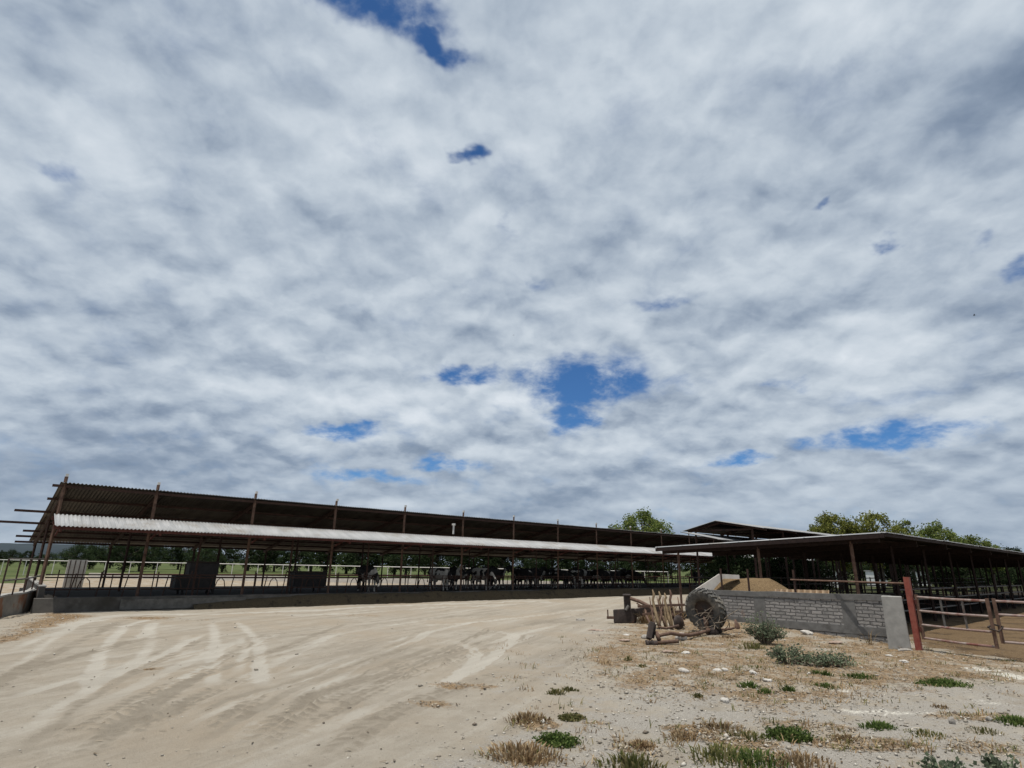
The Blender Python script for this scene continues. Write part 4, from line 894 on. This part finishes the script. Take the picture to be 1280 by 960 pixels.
weeds = [ # px, py, radius m, height, n, material, leaf, label, group
 ((1180, 857), .40, .16, 620, 'grass_green', 1, 'wide bright green weed mat below the pipe gate', 'green weed clumps'), ((987, 922), .24, .15, 460, 'grass_green', 1, 'bushy bright green weed clump on gravel at lower right', 'green weed clumps'),
 ((697, 932), .2, .14, 420, 'grass_green', 1, 'star shaped leafy green weed at lower centre', 'green weed clumps'), ((715, 899), .15, .09, 360, 'grass_olive', 1, 'small dark rounded weed above the star shaped weed', 'green weed clumps'),
 ((1098, 909), .21, .12, 320, 'grass_green', 0, 'loose spiky green grass tuft between the two lower right weeds', 'green weed clumps'), ((1268, 903), .25, .12, 420, 'grass_green', 0, 'green weed mat cut by the right edge', 'green weed clumps'),
 ((1074, 848), .28, .12, 260, 'grass_green', 0, 'low green grass patch right of the grey green shrubs', 'green weed clumps'), ((1034, 846), .1, .14, 110, 'grass_green', 0, 'small upright green tuft under the grey green shrub', 'green weed clumps'), ((1020, 843), .14, .1, 120, 'grass_green', 0, 'faint green tuft left of the small upright tuft', 'green weed clumps'),
 ((985, 863), .12, .15, 160, 'grass_green', 0, 'upright green tuft on the straw left of the pale strip', 'green weed clumps'), ((1032, 858), .22, .11, 200, 'grass_green', 0, 'spread green tuft on the edge of the pale gravel strip', 'green weed clumps'), ((936, 859), .17, .14, 210, 'grass_green', 0, 'green tuft at the left of the tuft row below the bush', 'green weed clumps'), ((957, 866), .12, .09, 120, 'grass_green', 0, 'short green tuft beside the tuft below the bush', 'green weed clumps'),
 ((873, 872), .08, .12, 90, 'grass_olive', 0, 'small olive tuft on straw ground right of centre', 'green weed clumps'), ((803, 835), .11, .09, 100, 'grass_olive', 0, 'small green tuft on the rubble below the axle', 'green weed clumps'), ((785, 827), .08, .14, 60, 'grass_olive', 0, 'thin twiggy olive weed above the small tuft', 'green weed clumps'),
 ((712, 864), .14, .09, 110, 'grass_olive', 0, 'low olive tuft at the lane edge, right of its twin', 'green weed clumps'), ((694, 867), .14, .11, 110, 'grass_olive', 0, 'low olive tuft at the lane edge, left of its twin', 'green weed clumps'),
 ((905, 952), .42, .17, 300, 'grass_olive', 0, 'broad olive grass patch at the bottom edge right of centre', 'olive grass patches'), ((790, 964), .30, .17, 300, 'grass_olive', 0, 'broad olive grass patch at the bottom edge near centre', 'olive grass patches'), ((945, 958), .3, .18, 200, 'grass_green', 0, 'green grass patch at the bottom edge beside the broad olive patch', 'olive grass patches'),
 ((1000, 958), .32, .14, 320, 'grass_dry', 0, 'dry orange grass patch at the bottom edge under the bushy green weed', 'dry grass patches'), ((660, 902), .3, .12, 330, 'grass_dry', 0, 'dry orange grass patch left of the small dark weed', 'dry grass patches'), ((655, 950), .4, .15, 420, 'grass_dry', 0, 'dry orange grass patch at the bottom edge left of the star weed', 'dry grass patches'),
 ((852, 925), .19, .1, 220, 'grass_dry', 0, 'dry orange grass patch on the pale gravel', 'dry grass patches'), ((800, 937), .17, .1, 260, 'grass_dry', 0, 'dry grass streak between the star weed and the pale gravel', 'dry grass patches'), ((900, 912), .35, .12, 260, 'grass_dry', 0, 'reddish dry grass strip left of the bushy green weed', 'dry grass patches'), ((935, 923), .3, .12, 200, 'grass_olive', 0, 'olive weed strip just left of the bushy green weed', 'olive grass patches'),
 ((1155, 918), .25, .08, 160, 'grass_olive', 0, 'faint olive weed patch right of the loose spiky tuft', 'olive grass patches'), ((1060, 925), .2, .07, 160, 'grass_dry', 0, 'thin dry grass patch below the loose spiky tuft', 'dry grass patches'), ((1175, 884), .12, .07, 80, 'grass_dry', 0, 'tiny dry tuft under the bright green weed mat', 'dry grass patches'),
 ((1180, 966), .16, .16, 34, 'leaf_grey', 1, 'dusty broad leaved weed at the bottom edge, left of the last one', 'broad leaved weeds'), ((1250, 962), .16, .18, 34, 'leaf_grey', 1, 'dusty broad leaved weed at the bottom right corner', 'broad leaved weeds'), ((1230, 915), .2, .08, 90, 'grass_olive', 0, 'faint olive tuft left of the right edge weed mat', 'olive grass patches'),
 ((808, 780), .34, .5, 420, 'grass_dry', 0, 'dry yellow grass standing behind the axle and box blade', 'dry grass patches'), ((838, 778), .42, .75, 460, 'grass_dry', 0, 'tall dry grass growing through the tine cultivator', 'dry grass patches'), ((865, 795), .35, .18, 240, 'grass_dry', 0, 'dry grass at the foot of the tractor tyre', 'dry grass patches'), ((806, 777), .12, .28, 60, 'grass_green', 1, 'small green weed between the box blade and the axle', 'green weed clumps'),
 ((1088, 806), .1, .5, 22, 'grass_dry', 0, 'tall dry stalks in front of the wall near the concrete post', 'dry grass patches'), ((940, 812), .3, .22, 220, 'grass_olive', 0, 'ragged olive weeds at the foot of the grey green bush', 'olive grass patches'), ((915, 797), .4, .1, 220, 'grass_dry', 0, 'matted dry grass under the axle discs', 'dry grass patches'), ((1265, 826), .3, .07, 120, 'grass_olive', 0, 'low olive weeds on the ground right of the gates', 'olive grass patches'), ((947, 836), .3, .07, 100, 'grass_olive', 0, 'flat olive weeds below the grey green bush', 'olive grass patches')]
for i, (p, rad, hgt, n, mm, leaf, lb, grp) in enumerate(weeds):
    g_ = G(*p); w = .008 if mm != 'leaf_grey' else .016
    o = blades(n, rad, hgt, 200+i, .7, w, .5, leaf).build('weed_patch' if 'dry' not in mm else 'dry_grass_patch', M[mm]); o.location = (g_.x, g_.y, ground_z(g_.x, g_.y)); o.scale = (1, .75, 1)
    tag(o, lb, 'grass', grp)
def sprigs(name, nclump, mm, label, seed, wfun):
    r_ = np.random.default_rng(seed); y = 5.5+(r_.random(nclump*6)**1.5)*11; x = (r_.random(nclump*6)*1.0-.02)*y
    z, a, b = sample(x, y); k = np.where(r_.random(len(x)) < wfun(x, y, a, b))[0][:nclump]; V = []
    for i in k:
        m_ = int(r_.integers(5, 16)); hh = r_.uniform(.025, .09); rad = r_.uniform(.03, .14)
        for _ in range(m_):
            px_, py_ = x[i]+r_.normal()*rad, y[i]+r_.normal()*rad*.7; an = r_.uniform(0, 6.28); ln = r_.uniform(.3, 1.3)*hh; w = r_.uniform(.003, .006)
            dx, dy = math.cos(an)*ln, math.sin(an)*ln; sx_, sy_ = -math.sin(an)*w, math.cos(an)*w; zz = z[i]-.005; q = hh*r_.uniform(.4, 1.1)
            V += [(px_-sx_, py_-sy_, zz), (px_+sx_, py_+sy_, zz), (px_+dx*.5+sx_, py_+dy*.5+sy_, zz+q*.7), (px_+dx*.5-sx_, py_+dy*.5-sy_, zz+q*.7)]
            V += [(px_+dx*.5-sx_, py_+dy*.5-sy_, zz+q*.7), (px_+dx*.5+sx_, py_+dy*.5+sy_, zz+q*.7), (px_+dx+sx_*.3, py_+dy+sy_*.3, zz+q), (px_+dx-sx_*.3, py_+dy-sy_*.3, zz+q)]
    V = np.array(V); np_mesh(name, V, np.arange(len(V)).reshape(-1, 4), M[mm], label, 'ground cover')
sprigs('dry_ground_cover', 420, 'grass_dry', 'sparse dry grass stubble among the straw and gravel', 31, lambda x, y, a, b: .08+.9*np.clip(a[:, 1]-.2, 0, 1))
sprigs('green_ground_cover', 460, 'grass_olive', 'sparse small green sprigs among the gravel', 32, lambda x, y, a, b: .03+.45*np.clip(a[:, 1]-.2, 0, 1))
# grey-green shrubs
def shrub(p, rx, hgt, n, seed, label):
    r = random.Random(seed); g_ = G(*p); z0_ = ground_z(g_.x, g_.y); root = empty('shrub', (g_.x, g_.y, z0_), 0, label, 'shrub', 'grey green shrubs before the wall')
    st = MB(); lf = MB()
    for i in range(n):
        a = r.uniform(0, 2*PI); R_ = rx*math.sqrt(r.random()); tip = Vector((R_*math.cos(a), .7*R_*math.sin(a), hgt*r.uniform(.45, 1)*(1-.5*(R_/rx)**2))); b0 = Vector((tip.x*.15, tip.y*.15, 0)); mid = b0.lerp(tip, .5)+Vector((0, 0, .08*hgt))
        st.tube([b0, mid, tip], [.009, .006, .003], 4)
        for k in range(22):
            f_ = r.uniform(.3, 1.05); c = (b0.lerp(mid, f_*2) if f_ < .5 else mid.lerp(tip, f_*2-1))+Vector((r.gauss(0, .03), r.gauss(0, .03), r.gauss(0, .025)))
            v1 = Vector((r.gauss(0, 1), r.gauss(0, 1), r.gauss(.2, .5))).normalized()*r.uniform(.035, .065); v2 = v1.cross(Vector((r.gauss(0, 1), r.gauss(0, 1), r.gauss(0, 1)))).normalized()*r.uniform(.012, .022)
            lf.add([c, c+v1*.5+v2, c+v1, c+v1*.5-v2], [(0, 1, 2, 3)])
    st.build('stems', M['dry_wood'], root); lf.build('foliage', M['leaf_grey'], root)
shrub((957, 806), .55, .74, 90, 1, 'tallest grey green shrub, right of the red axle disc')
shrub((985, 830), .5, .38, 44, 2, 'grey green shrub nearest the camera, between its two neighbours')
shrub((1037, 833), .6, .26, 46, 3, 'low spreading grey green shrub, rightmost before the wall')
# ------------------------------------------------------------------ trees
def tree_mesh(hgt, wd, seed, leaf=.22, n_cl=60, per=90, droop=0., trunk_h=.28):
    r = random.Random(seed); tk = MB(); V = []; base = trunk_h*hgt
    tr = [Vector((0, 0, -.1))]; 
    for k in range(1, 6): tr.append(Vector((r.gauss(0, .03)*hgt*k/5, r.gauss(0, .03)*hgt*k/5, hgt*.75*k/5)))
    tk.tube(tr, [hgt*.03, hgt*.025, hgt*.02, hgt*.015, hgt*.01, hgt*.004], 8)
    for i in range(n_cl):
        while True:
            q = Vector((r.uniform(-1, 1), r.uniform(-1, 1), r.uniform(-1, 1)))
            if q.length < 1 and q.length > .25: break
        zc = base+(hgt-base)*(.5+.5*q.z); zz = (zc-base)/(hgt-base); pr_ = math.sqrt(max(.05, 1-(1.75*zz-.75)**2 if zz > .43 else 1-.9*(.43-zz)))
        c = Vector((q.x*wd/2*pr_, q.y*wd/2*pr_, zc))*1.0; c += Vector((r.gauss(0, .04*wd), r.gauss(0, .04*wd), 0))
        j = min(4, max(1, int(zc/(hgt*.75)*5)-1)); s0_ = tr[j]
        if i % 2 == 0: tk.tube([s0_, s0_.lerp(c, .5)+Vector((0, 0, .05*hgt)), c], [hgt*.01, hgt*.006, hgt*.002], 5)
        cr = wd*r.uniform(.07, .14)
        for k in range(per):
            d = Vector((r.gauss(0, 1), r.gauss(0, 1), r.gauss(0, .75))); d = d.normalized()*cr*r.random()**.4; p = c+d
            v1 = Vector((r.gauss(0, 1), r.gauss(0, 1), r.gauss(-droop, .8))).normalized()*leaf*r.uniform(.6, 1.2); v2 = v1.cross(Vector((r.gauss(0, 1), r.gauss(0, 1), r.gauss(0, 1)))).normalized()*leaf*.32
            V += [p, p+v1*.5+v2, p+v1, p+v1*.5-v2]
    V = np.array([tuple(v) for v in V]); Fc = np.arange(len(V)).reshape(-1, 4)
    me = bpy.data.meshes.new('crown'); me.vertices.add(len(V)); me.vertices.foreach_set('co', V.ravel()); me.loops.add(Fc.size); me.loops.foreach_set('vertex_index', Fc.ravel().astype(np.int32)); me.polygons.add(len(Fc))
    me.polygons.foreach_set('loop_start', np.arange(0, Fc.size, 4, dtype=np.int32)); me.polygons.foreach_set('loop_total', np.full(len(Fc), 4, np.int32)); me.update(calc_edges=True)
    return me, tk.mesh('trunk', M['bark'], None, True)
def tree(me_pair, loc, rz, scale, leafm, label, grp, name='tree'):
    root = empty(name, loc, rz, label, 'tree', grp); root.scale = scale
    c = put(me_pair[0], 'crown', root); put(me_pair[1], 'trunk', root)
    if not me_pair[0].materials: me_pair[0].materials.append(None)
    c.material_slots[0].link = 'OBJECT'; c.material_slots[0].material = M[leafm]; return root
TV = [tree_mesh(8, 7, 11, .3, 90, 70, 0, .08), tree_mesh(8, 5.5, 12, .3, 75, 70, 0, .06), tree_mesh(8, 8.5, 13, .31, 100, 65, 0, .08), tree_mesh(8, 6.5, 14, .32, 80, 70, .6, .05)]
def bigtree(px, top, w_px, Yd, mesh_args, leafm, label, grp):
    p = AY(px, top, Yd); hgt = p.z; wd = w_px*Yd/F*1.12
    me_ = tree_mesh(hgt, wd, *mesh_args); tree(me_, (p.x, Yd, 0), 0, (1, 1, 1), leafm, label, grp)
tg = 'tall trees showing above the barn roofs'
bigtree(800, 640, 66, 92, (21, .32, 110, 110), 'leaf_mid', 'round leafy green tree rising alone above the long shed roof', tg)
bigtree(1040, 643, 64, 64, (22, .24, 100, 110, .3), 'leaf_yellow', 'yellow green tree at the left of the right hand group', tg)
bigtree(1088, 638, 62, 62, (23, .24, 80, 90, .8), 'leaf_yellow', 'tallest yellow green tree with airy top in the right hand group', tg)
bigtree(1130, 650, 36, 66, (24, .24, 46, 80, .8), 'leaf_mid', 'slim drooping tree right of the tallest yellow green tree', tg)
bigtree(1168, 655, 56, 68, (25, .24, 80, 90, .6), 'leaf_mid', 'spreading green tree third from the right in the right hand group', tg)
bigtree(1205, 664, 50, 70, (26, .24, 60, 90, .4), 'leaf_mid', 'lower rounded green tree near the right end of the group', tg)
bigtree(1232, 676, 34, 74, (27, .24, 40, 80, .4), 'leaf_mid', 'lowest tree at the right end of the group, above the roof slope', tg)
# row beyond the green field
i = 0
for k in range(64):
    px = -20+k*20.5+rnd.uniform(-8, 8); Yd = rnd.uniform(88, 122); top = 668+rnd.uniform(-4, 12)+(.012*px) - (8 if 300 < px < 700 else 0)
    if px < 95: top = 686+rnd.uniform(-2, 4); Yd += 15
    p = AY(px, top, Yd); v = TV[k % 4]; s_ = max(p.z, 2.5)/8.*1.0
    tree(v, (p.x, Yd, 0), rnd.uniform(0, 6), (s_*1.2*rnd.uniform(.9, 1.3), s_*1.2, s_), 'leaf_dark', 'dark green tree in the far row beyond the green field', 'far row of trees beyond the field')
# thin trunked trees just beyond the near barn
for k in range(40):
    px = 900+k*10+rnd.uniform(-5, 5); q_ = ray(px, 712); Yd = min(95, rnd.uniform(17, 23)/(.75-.661*q_.x/q_.y))
    if min(abs(px-q) for q in (1036, 1094, 1147)) < (14 if k < 16 else 21): continue
    p = AY(px, 694, Yd); kz = max(p.z, 2.8)/8
    tree(TV[(k+1) % 4], (p.x, Yd, 0), rnd.uniform(0, 6), (kz*1.25, kz*1.25, kz), 'leaf_dark', 'small dark tree seen under the near barn roof', 'small trees seen under the near barn roof')
# white sheds far beyond
for px, w, lb in ((1036, 2.8, 'left white hut seen far off under the near barn roof'), (1094, 3.0, 'middle white hut seen far off under the near barn roof'), (1147, 4., 'right wider white hut seen far off under the near barn roof')):
    q_ = ray(px, 712); Yh = 29/(.75-.661*q_.x/q_.y); p = AY(px, 712, Yh); r = empty('white_hut', (p.x, Yh, 0), .2, lb, 'hut', 'white huts beyond the barn')
    mb = MB(); mb.box((0, 0, .95), (w*.55, 1.8, 1.9)); mb.build('wall', M['render_white'], r)
    mb = MB(); mb.box((0, 0, 1.96), (w*.6, 2.1, .12)); mb.build('roof', M['zinc'], r)
    for q in (-.18, .16):
        mb = MB(); mb.box((q*w*.8, -.91, 1.15), (.4, .06, .5)); mb.build('window', M['dark_open'], r)
# hills
def hill(az0, az1, dist, hs, label, seed):
    mb = MB(); n = 90; vs = []
    for i in range(n):
        f_ = i/(n-1); az = math.radians(az0+(az1-az0)*f_); e = math.sin(PI*f_)**.5
        hh = hs*e*(.55+.6*float(fbm(np.array([f_*7.]), np.array([.3]), seed)[0]))
        for dd, z in ((-.35, -5), (-.15, hh*.5), (0, hh), (.3, hh*.6), (.6, -5)): r = dist*(1+dd*.4); vs.append((r*math.sin(az), r*math.cos(az), z))
    mb.add(vs, [(i*5+k, (i+1)*5+k, (i+1)*5+k+1, i*5+k+1) for i in range(n-1) for k in range(4)])
    o = mb.build('hills', M['hill'], None, None, True); tag(o, label, 'hills', kind='structure')
hill(-62, -22, 2600, 62, 'low blue green ridge on the left horizon', 3)
hill(36, 62, 2900, 150, 'blue hill on the right horizon', 4)
# ------------------------------------------------------------------ birds
def bird(px, py, Yd, ws, rz, lb):
    mb = MB(); mb.tube([(-.5*ws, 0, 0), (-.2*ws, 0, 0), (.1*ws, 0, .01*ws), (.3*ws, 0, .02*ws), (.4*ws, 0, .01*ws)], [.02*ws, .06*ws, .08*ws, .05*ws, .01*ws], 8)
    for s in (-1, 1): mb.add([(.16*ws, s*.04*ws, .02*ws), (.2*ws, s*.3*ws, .16*ws), (-.02*ws, s*.62*ws, .1*ws), (-.06*ws, s*.3*ws, .14*ws), (-.12*ws, s*.04*ws, .02*ws), (.1*ws, s*.3*ws, .19*ws)], [(0, 1, 3, 4), (1, 2, 3), (0, 5, 1), (5, 2, 1), (5, 3, 2), (0, 4, 3, 5)])
    o = mb.build('bird', M['bird']); p = AY(px, py, Yd); o.location = p; o.rotation_euler = (.35, 0, rz); tag(o, lb, 'bird', 'birds in the sky')
bird(1218, 394, 50, .30, 2.6, 'small dark bird flying at the right of the sky')
bird(642, 419, 70, .22, .4, 'tiny dark bird near the middle of the sky')
bird(770, 463, 70, .24, 1.2, 'tiny dark bird in front of the blue cloud gap')

# ------------------------------------------------------------------ sky
wd = bpy.data.worlds.new('World'); sc.world = wd; wd.use_nodes = True; nt = wd.node_tree; nt.nodes.clear(); h = N(nt)
sun_dir = (-U*.19-B*.02+Vector((0, 0, 1))).normalized()
el = math.asin(sun_dir.z); az = math.atan2(sun_dir.x, sun_dir.y)
sky = h.n('ShaderNodeTexSky', sky_type='NISHITA', sun_disc=False, sun_elevation=el, sun_rotation=az, altitude=1900., air_density=1., dust_density=.6, ozone_density=1.5)
gen = h.n('ShaderNodeTexCoord').outputs['Generated']
sp = h.n('ShaderNodeSeparateXYZ'); h.l(gen, sp.inputs[0]); dz = sp.outputs[2]
den = h.math('ADD', h.math('MAXIMUM', dz, 0.), .34)
cbn = h.n('ShaderNodeCombineXYZ'); h.l(h.math('DIVIDE', sp.outputs[0], den), cbn.inputs[0]); h.l(h.math('DIVIDE', sp.outputs[1], den), cbn.inputs[1]); P = cbn.outputs[0]
def pp(px, py):
    d = ray(px, py).normalized(); return Vector((d.x/(max(d.z, 0)+.34), d.y/(max(d.z, 0)+.34), 0))
def warpn(scale, det, rough=.5):
    w_ = h.n('ShaderNodeTexNoise'); h.l(P, w_.inputs['Vector']); w_.inputs['Scale'].default_value = scale; w_.inputs['Detail'].default_value = det; w_.inputs['Roughness'].default_value = rough
    v_ = h.n('ShaderNodeVectorMath', operation='SUBTRACT'); h.l(w_.outputs[1], v_.inputs[0]); v_.inputs[1].default_value = (.5, .5, .5); return v_.outputs[0]
def warped(amt, wv):
    w2 = h.n('ShaderNodeVectorMath', operation='MULTIPLY_ADD'); h.l(wv, w2.inputs[0]); w2.inputs[1].default_value = (amt, amt, 0); h.l(P, w2.inputs[2]); return w2.outputs[0]
W1 = warpn(2., 3); W2 = warpn(6.5, 4, .6)
PW = warped(.22, W1); PH = warped(.20, W2)
def spot(px, py, w, hh, vec, inner=.25):
    c = pp(px, py); rx = (pp(px+w, py)-pp(px-w, py)).length/2; ry = (pp(px, py+hh)-pp(px, py-hh)).length/2
    s_ = h.n('ShaderNodeVectorMath', operation='SUBTRACT'); h.l(vec, s_.inputs[0]); s_.inputs[1].default_value = c
    # local axes: radial direction and its normal
    rad = c.normalized(); tan = Vector((-rad.y, rad.x, 0))
    d1 = h.n('ShaderNodeVectorMath', operation='DOT_PRODUCT'); h.l(s_.outputs[0], d1.inputs[0]); d1.inputs[1].default_value = rad/ry
    d2 = h.n('ShaderNodeVectorMath', operation='DOT_PRODUCT'); h.l(s_.outputs[0], d2.inputs[0]); d2.inputs[1].default_value = tan/rx
    q = h.math('SQRT', h.math('ADD', h.math('MULTIPLY', d1.outputs['Value'], d1.outputs['Value']), h.math('MULTIPLY', d2.outputs['Value'], d2.outputs['Value'])))
    return h.sstep(q, 1.6, inner)
holes = [(490, 20, 90, 36, 1.1), (548, 58, 46, 22, 1.1), (725, 476, 80, 32, 1.15), (716, 518, 32, 28, 1.), (590, 468, 54, 13, 1.), (430, 538, 48, 12, 1.1), (1110, 546, 110, 18, 1.15), (922, 574, 34, 9, 1.1), (555, 580, 46, 8, .9), (460, 594, 80, 8, .75),
 (583, 187, 17, 11, .85), (1020, 262, 15, 10, .9), (1112, 298, 22, 9, .9), (80, 212, 26, 14, .45), (1272, 338, 26, 12, .6), (1245, 300, 20, 12, .45), (820, 378, 70, 9, .45), (985, 478, 30, 8, .55), (640, 275, 14, 22, .4), (680, 350, 20, 8, .4), (860, 480, 50, 12, .4), (110, 140, 22, 14, .35)]
acc = None
for x, y, w, hh, a in holes:
    v = h.math('MULTIPLY', spot(x, y, w, hh, PH), a); acc = v if acc is None else h.math('MAXIMUM', acc, v)
def shifted(k, o, src=None):
    q = h.n('ShaderNodeVectorMath', operation='MULTIPLY_ADD'); h.l(src or PW, q.inputs[0]); q.inputs[1].default_value = (k, k, 1); q.inputs[2].default_value = o; return q.outputs[0]
PV = warped(.10, W2)
def billow(vec, sc_, det, rough): return h.math('ABSOLUTE', h.math('MULTIPLY', h.math('SUBTRACT', h.noise(vec, sc_, det, rough), .5), 2.))
OF = shifted(.97, (0, -.015, 0), PV)
b1 = h.noise(PV, 2.6, 6, .54); b2 = h.noise(OF, 2.6, 5, .54)
c1 = h.math('SMOOTH_MIN', billow(PV, 3.0, 3, .5), .34, .1)
nB = h.noise(P, 10., 5, .62, .15)
d = h.math('ADD', h.math('MULTIPLY', h.math('SUBTRACT', b1, .5), 1.5), h.math('MULTIPLY', h.math('SUBTRACT', nB, .5), h.math('MULTIPLY_ADD', acc, 1.9, 1.0)))
d = h.math('ADD', d, h.math('MULTIPLY', c1, 1.1))
dens = h.math('SUBTRACT', h.math('ADD', d, .40), h.math('MULTIPLY', acc, 1.02))
cov = h.sstep(dens, -.80, .46)
# shading inside the cloud layer: puffs, broad drifts, and the difference between a point and its neighbour nearer the sun
sB = h.noise(shifted(1., (3.1, 7.7, 0)), 1., 5, .52, .1)
rel = h.math('MULTIPLY', h.math('SUBTRACT', b2, b1), 1.0)
lum = h.math('ADD', h.math('ADD', h.math('MULTIPLY', c1, .28), h.math('MULTIPLY', sB, .62)), h.math('ADD', h.math('MULTIPLY', nB, .26), rel))
lum = h.math('ADD', lum, .055)
br = None
for x, y, w, hh, a in [(620, 230, 420, 180, .10), (300, 60, 260, 110, .03), (425, 190, 45, 30, .09), (860, 632, 120, 14, .12), (485, 632, 60, 10, .16)]:
    v = h.math('MULTIPLY', spot(x, y, w, hh, PW, .0), a); br = v if br is None else h.math('ADD', br, v)
for x, y, w, hh, a in [(1240, 95, 130, 60, .14), (60, 385, 180, 50, .10), (120, 580, 300, 50, .10), (1180, 615, 200, 40, .06), (690, 648, 200, 12, .06)]:
    br = h.math('SUBTRACT', br, h.math('MULTIPLY', spot(x, y, w, hh, PW, .0), a))
lum = h.math('ADD', lum, br)
hz_ = h.sstep(dz, .22, .05, 0, .6); lum = h.math('ADD', h.math('MULTIPLY', lum, h.math('SUBTRACT', 1., hz_)), h.math('MULTIPLY', hz_, .415))
ramp = h.n('ShaderNodeValToRGB'); h.l(lum, ramp.inputs[0]); e = ramp.color_ramp.elements
stops = [(.22, (.15, .205, .295)), (.37, (.265, .33, .425)), (.49, (.425, .495, .58)), (.61, (.57, .638, .708)), (.78, (.735, .79, .845))]
while len(e) < len(stops): e.new(.5)
for q, (p_, c_) in zip(e, stops): q.position = p_; q.color = (*c_, 1)
SK = .1
edge = h.math('MULTIPLY', h.math('MULTIPLY', cov, h.math('SUBTRACT', 1., cov)), .5)
ccol = h.mix(edge, ramp.outputs[0], (.62, .68, .74))
sc10 = h.n('ShaderNodeVectorMath', operation='SCALE'); h.l(ccol, sc10.inputs[0]); sc10.inputs['Scale'].default_value = 1/SK
blue = h.mix(1., sky.outputs[0], (.42, .72, 1.0), 'MULTIPLY')
fin = h.mix(h.math('MULTIPLY', cov, .97), blue, sc10.outputs[0])
bg = h.n('ShaderNodeBackground'); h.l(fin, bg.inputs[0]); bg.inputs[1].default_value = SK
wo = h.n('ShaderNodeOutputWorld'); h.l(bg.outputs[0], wo.inputs[0])
wd.cycles.sampling_method = 'MANUAL'; wd.cycles.sample_map_resolution = 512
sl = bpy.data.lights.new('sun', 'SUN'); sl.energy = 4.5; sl.angle = math.radians(.6); sl.color = (1, .955, .88)
so = bpy.data.objects.new('sun', sl); COL.objects.link(so); so.rotation_euler = sun_dir.to_track_quat('Z', 'Y').to_euler(); so.location = (0, 0, 30)
# ------------------------------------------------------------------ camera
cam = bpy.data.cameras.new('camera'); cam.sensor_width = 36.; cam.sensor_fit = 'HORIZONTAL'; cam.lens = 36*F/1280; cam.clip_end = 20000; cam.clip_start = .05
co = bpy.data.objects.new('camera', cam); COL.objects.link(co)
Mx = Matrix((RX, UX, -fw)).transposed().to_4x4(); Mx.translation = CP; co.matrix_world = Mx; sc.camera = co
vs_ = sc.view_settings; vs_.view_transform = 'Standard'; vs_.look = 'None'; vs_.exposure = 0.; vs_.gamma = 1.; vs_.use_curve_mapping = False
sc.cycles.max_bounces = 6; sc.cycles.diffuse_bounces = 3; sc.cycles.transparent_max_bounces = 4; sc.cycles.use_denoising = True
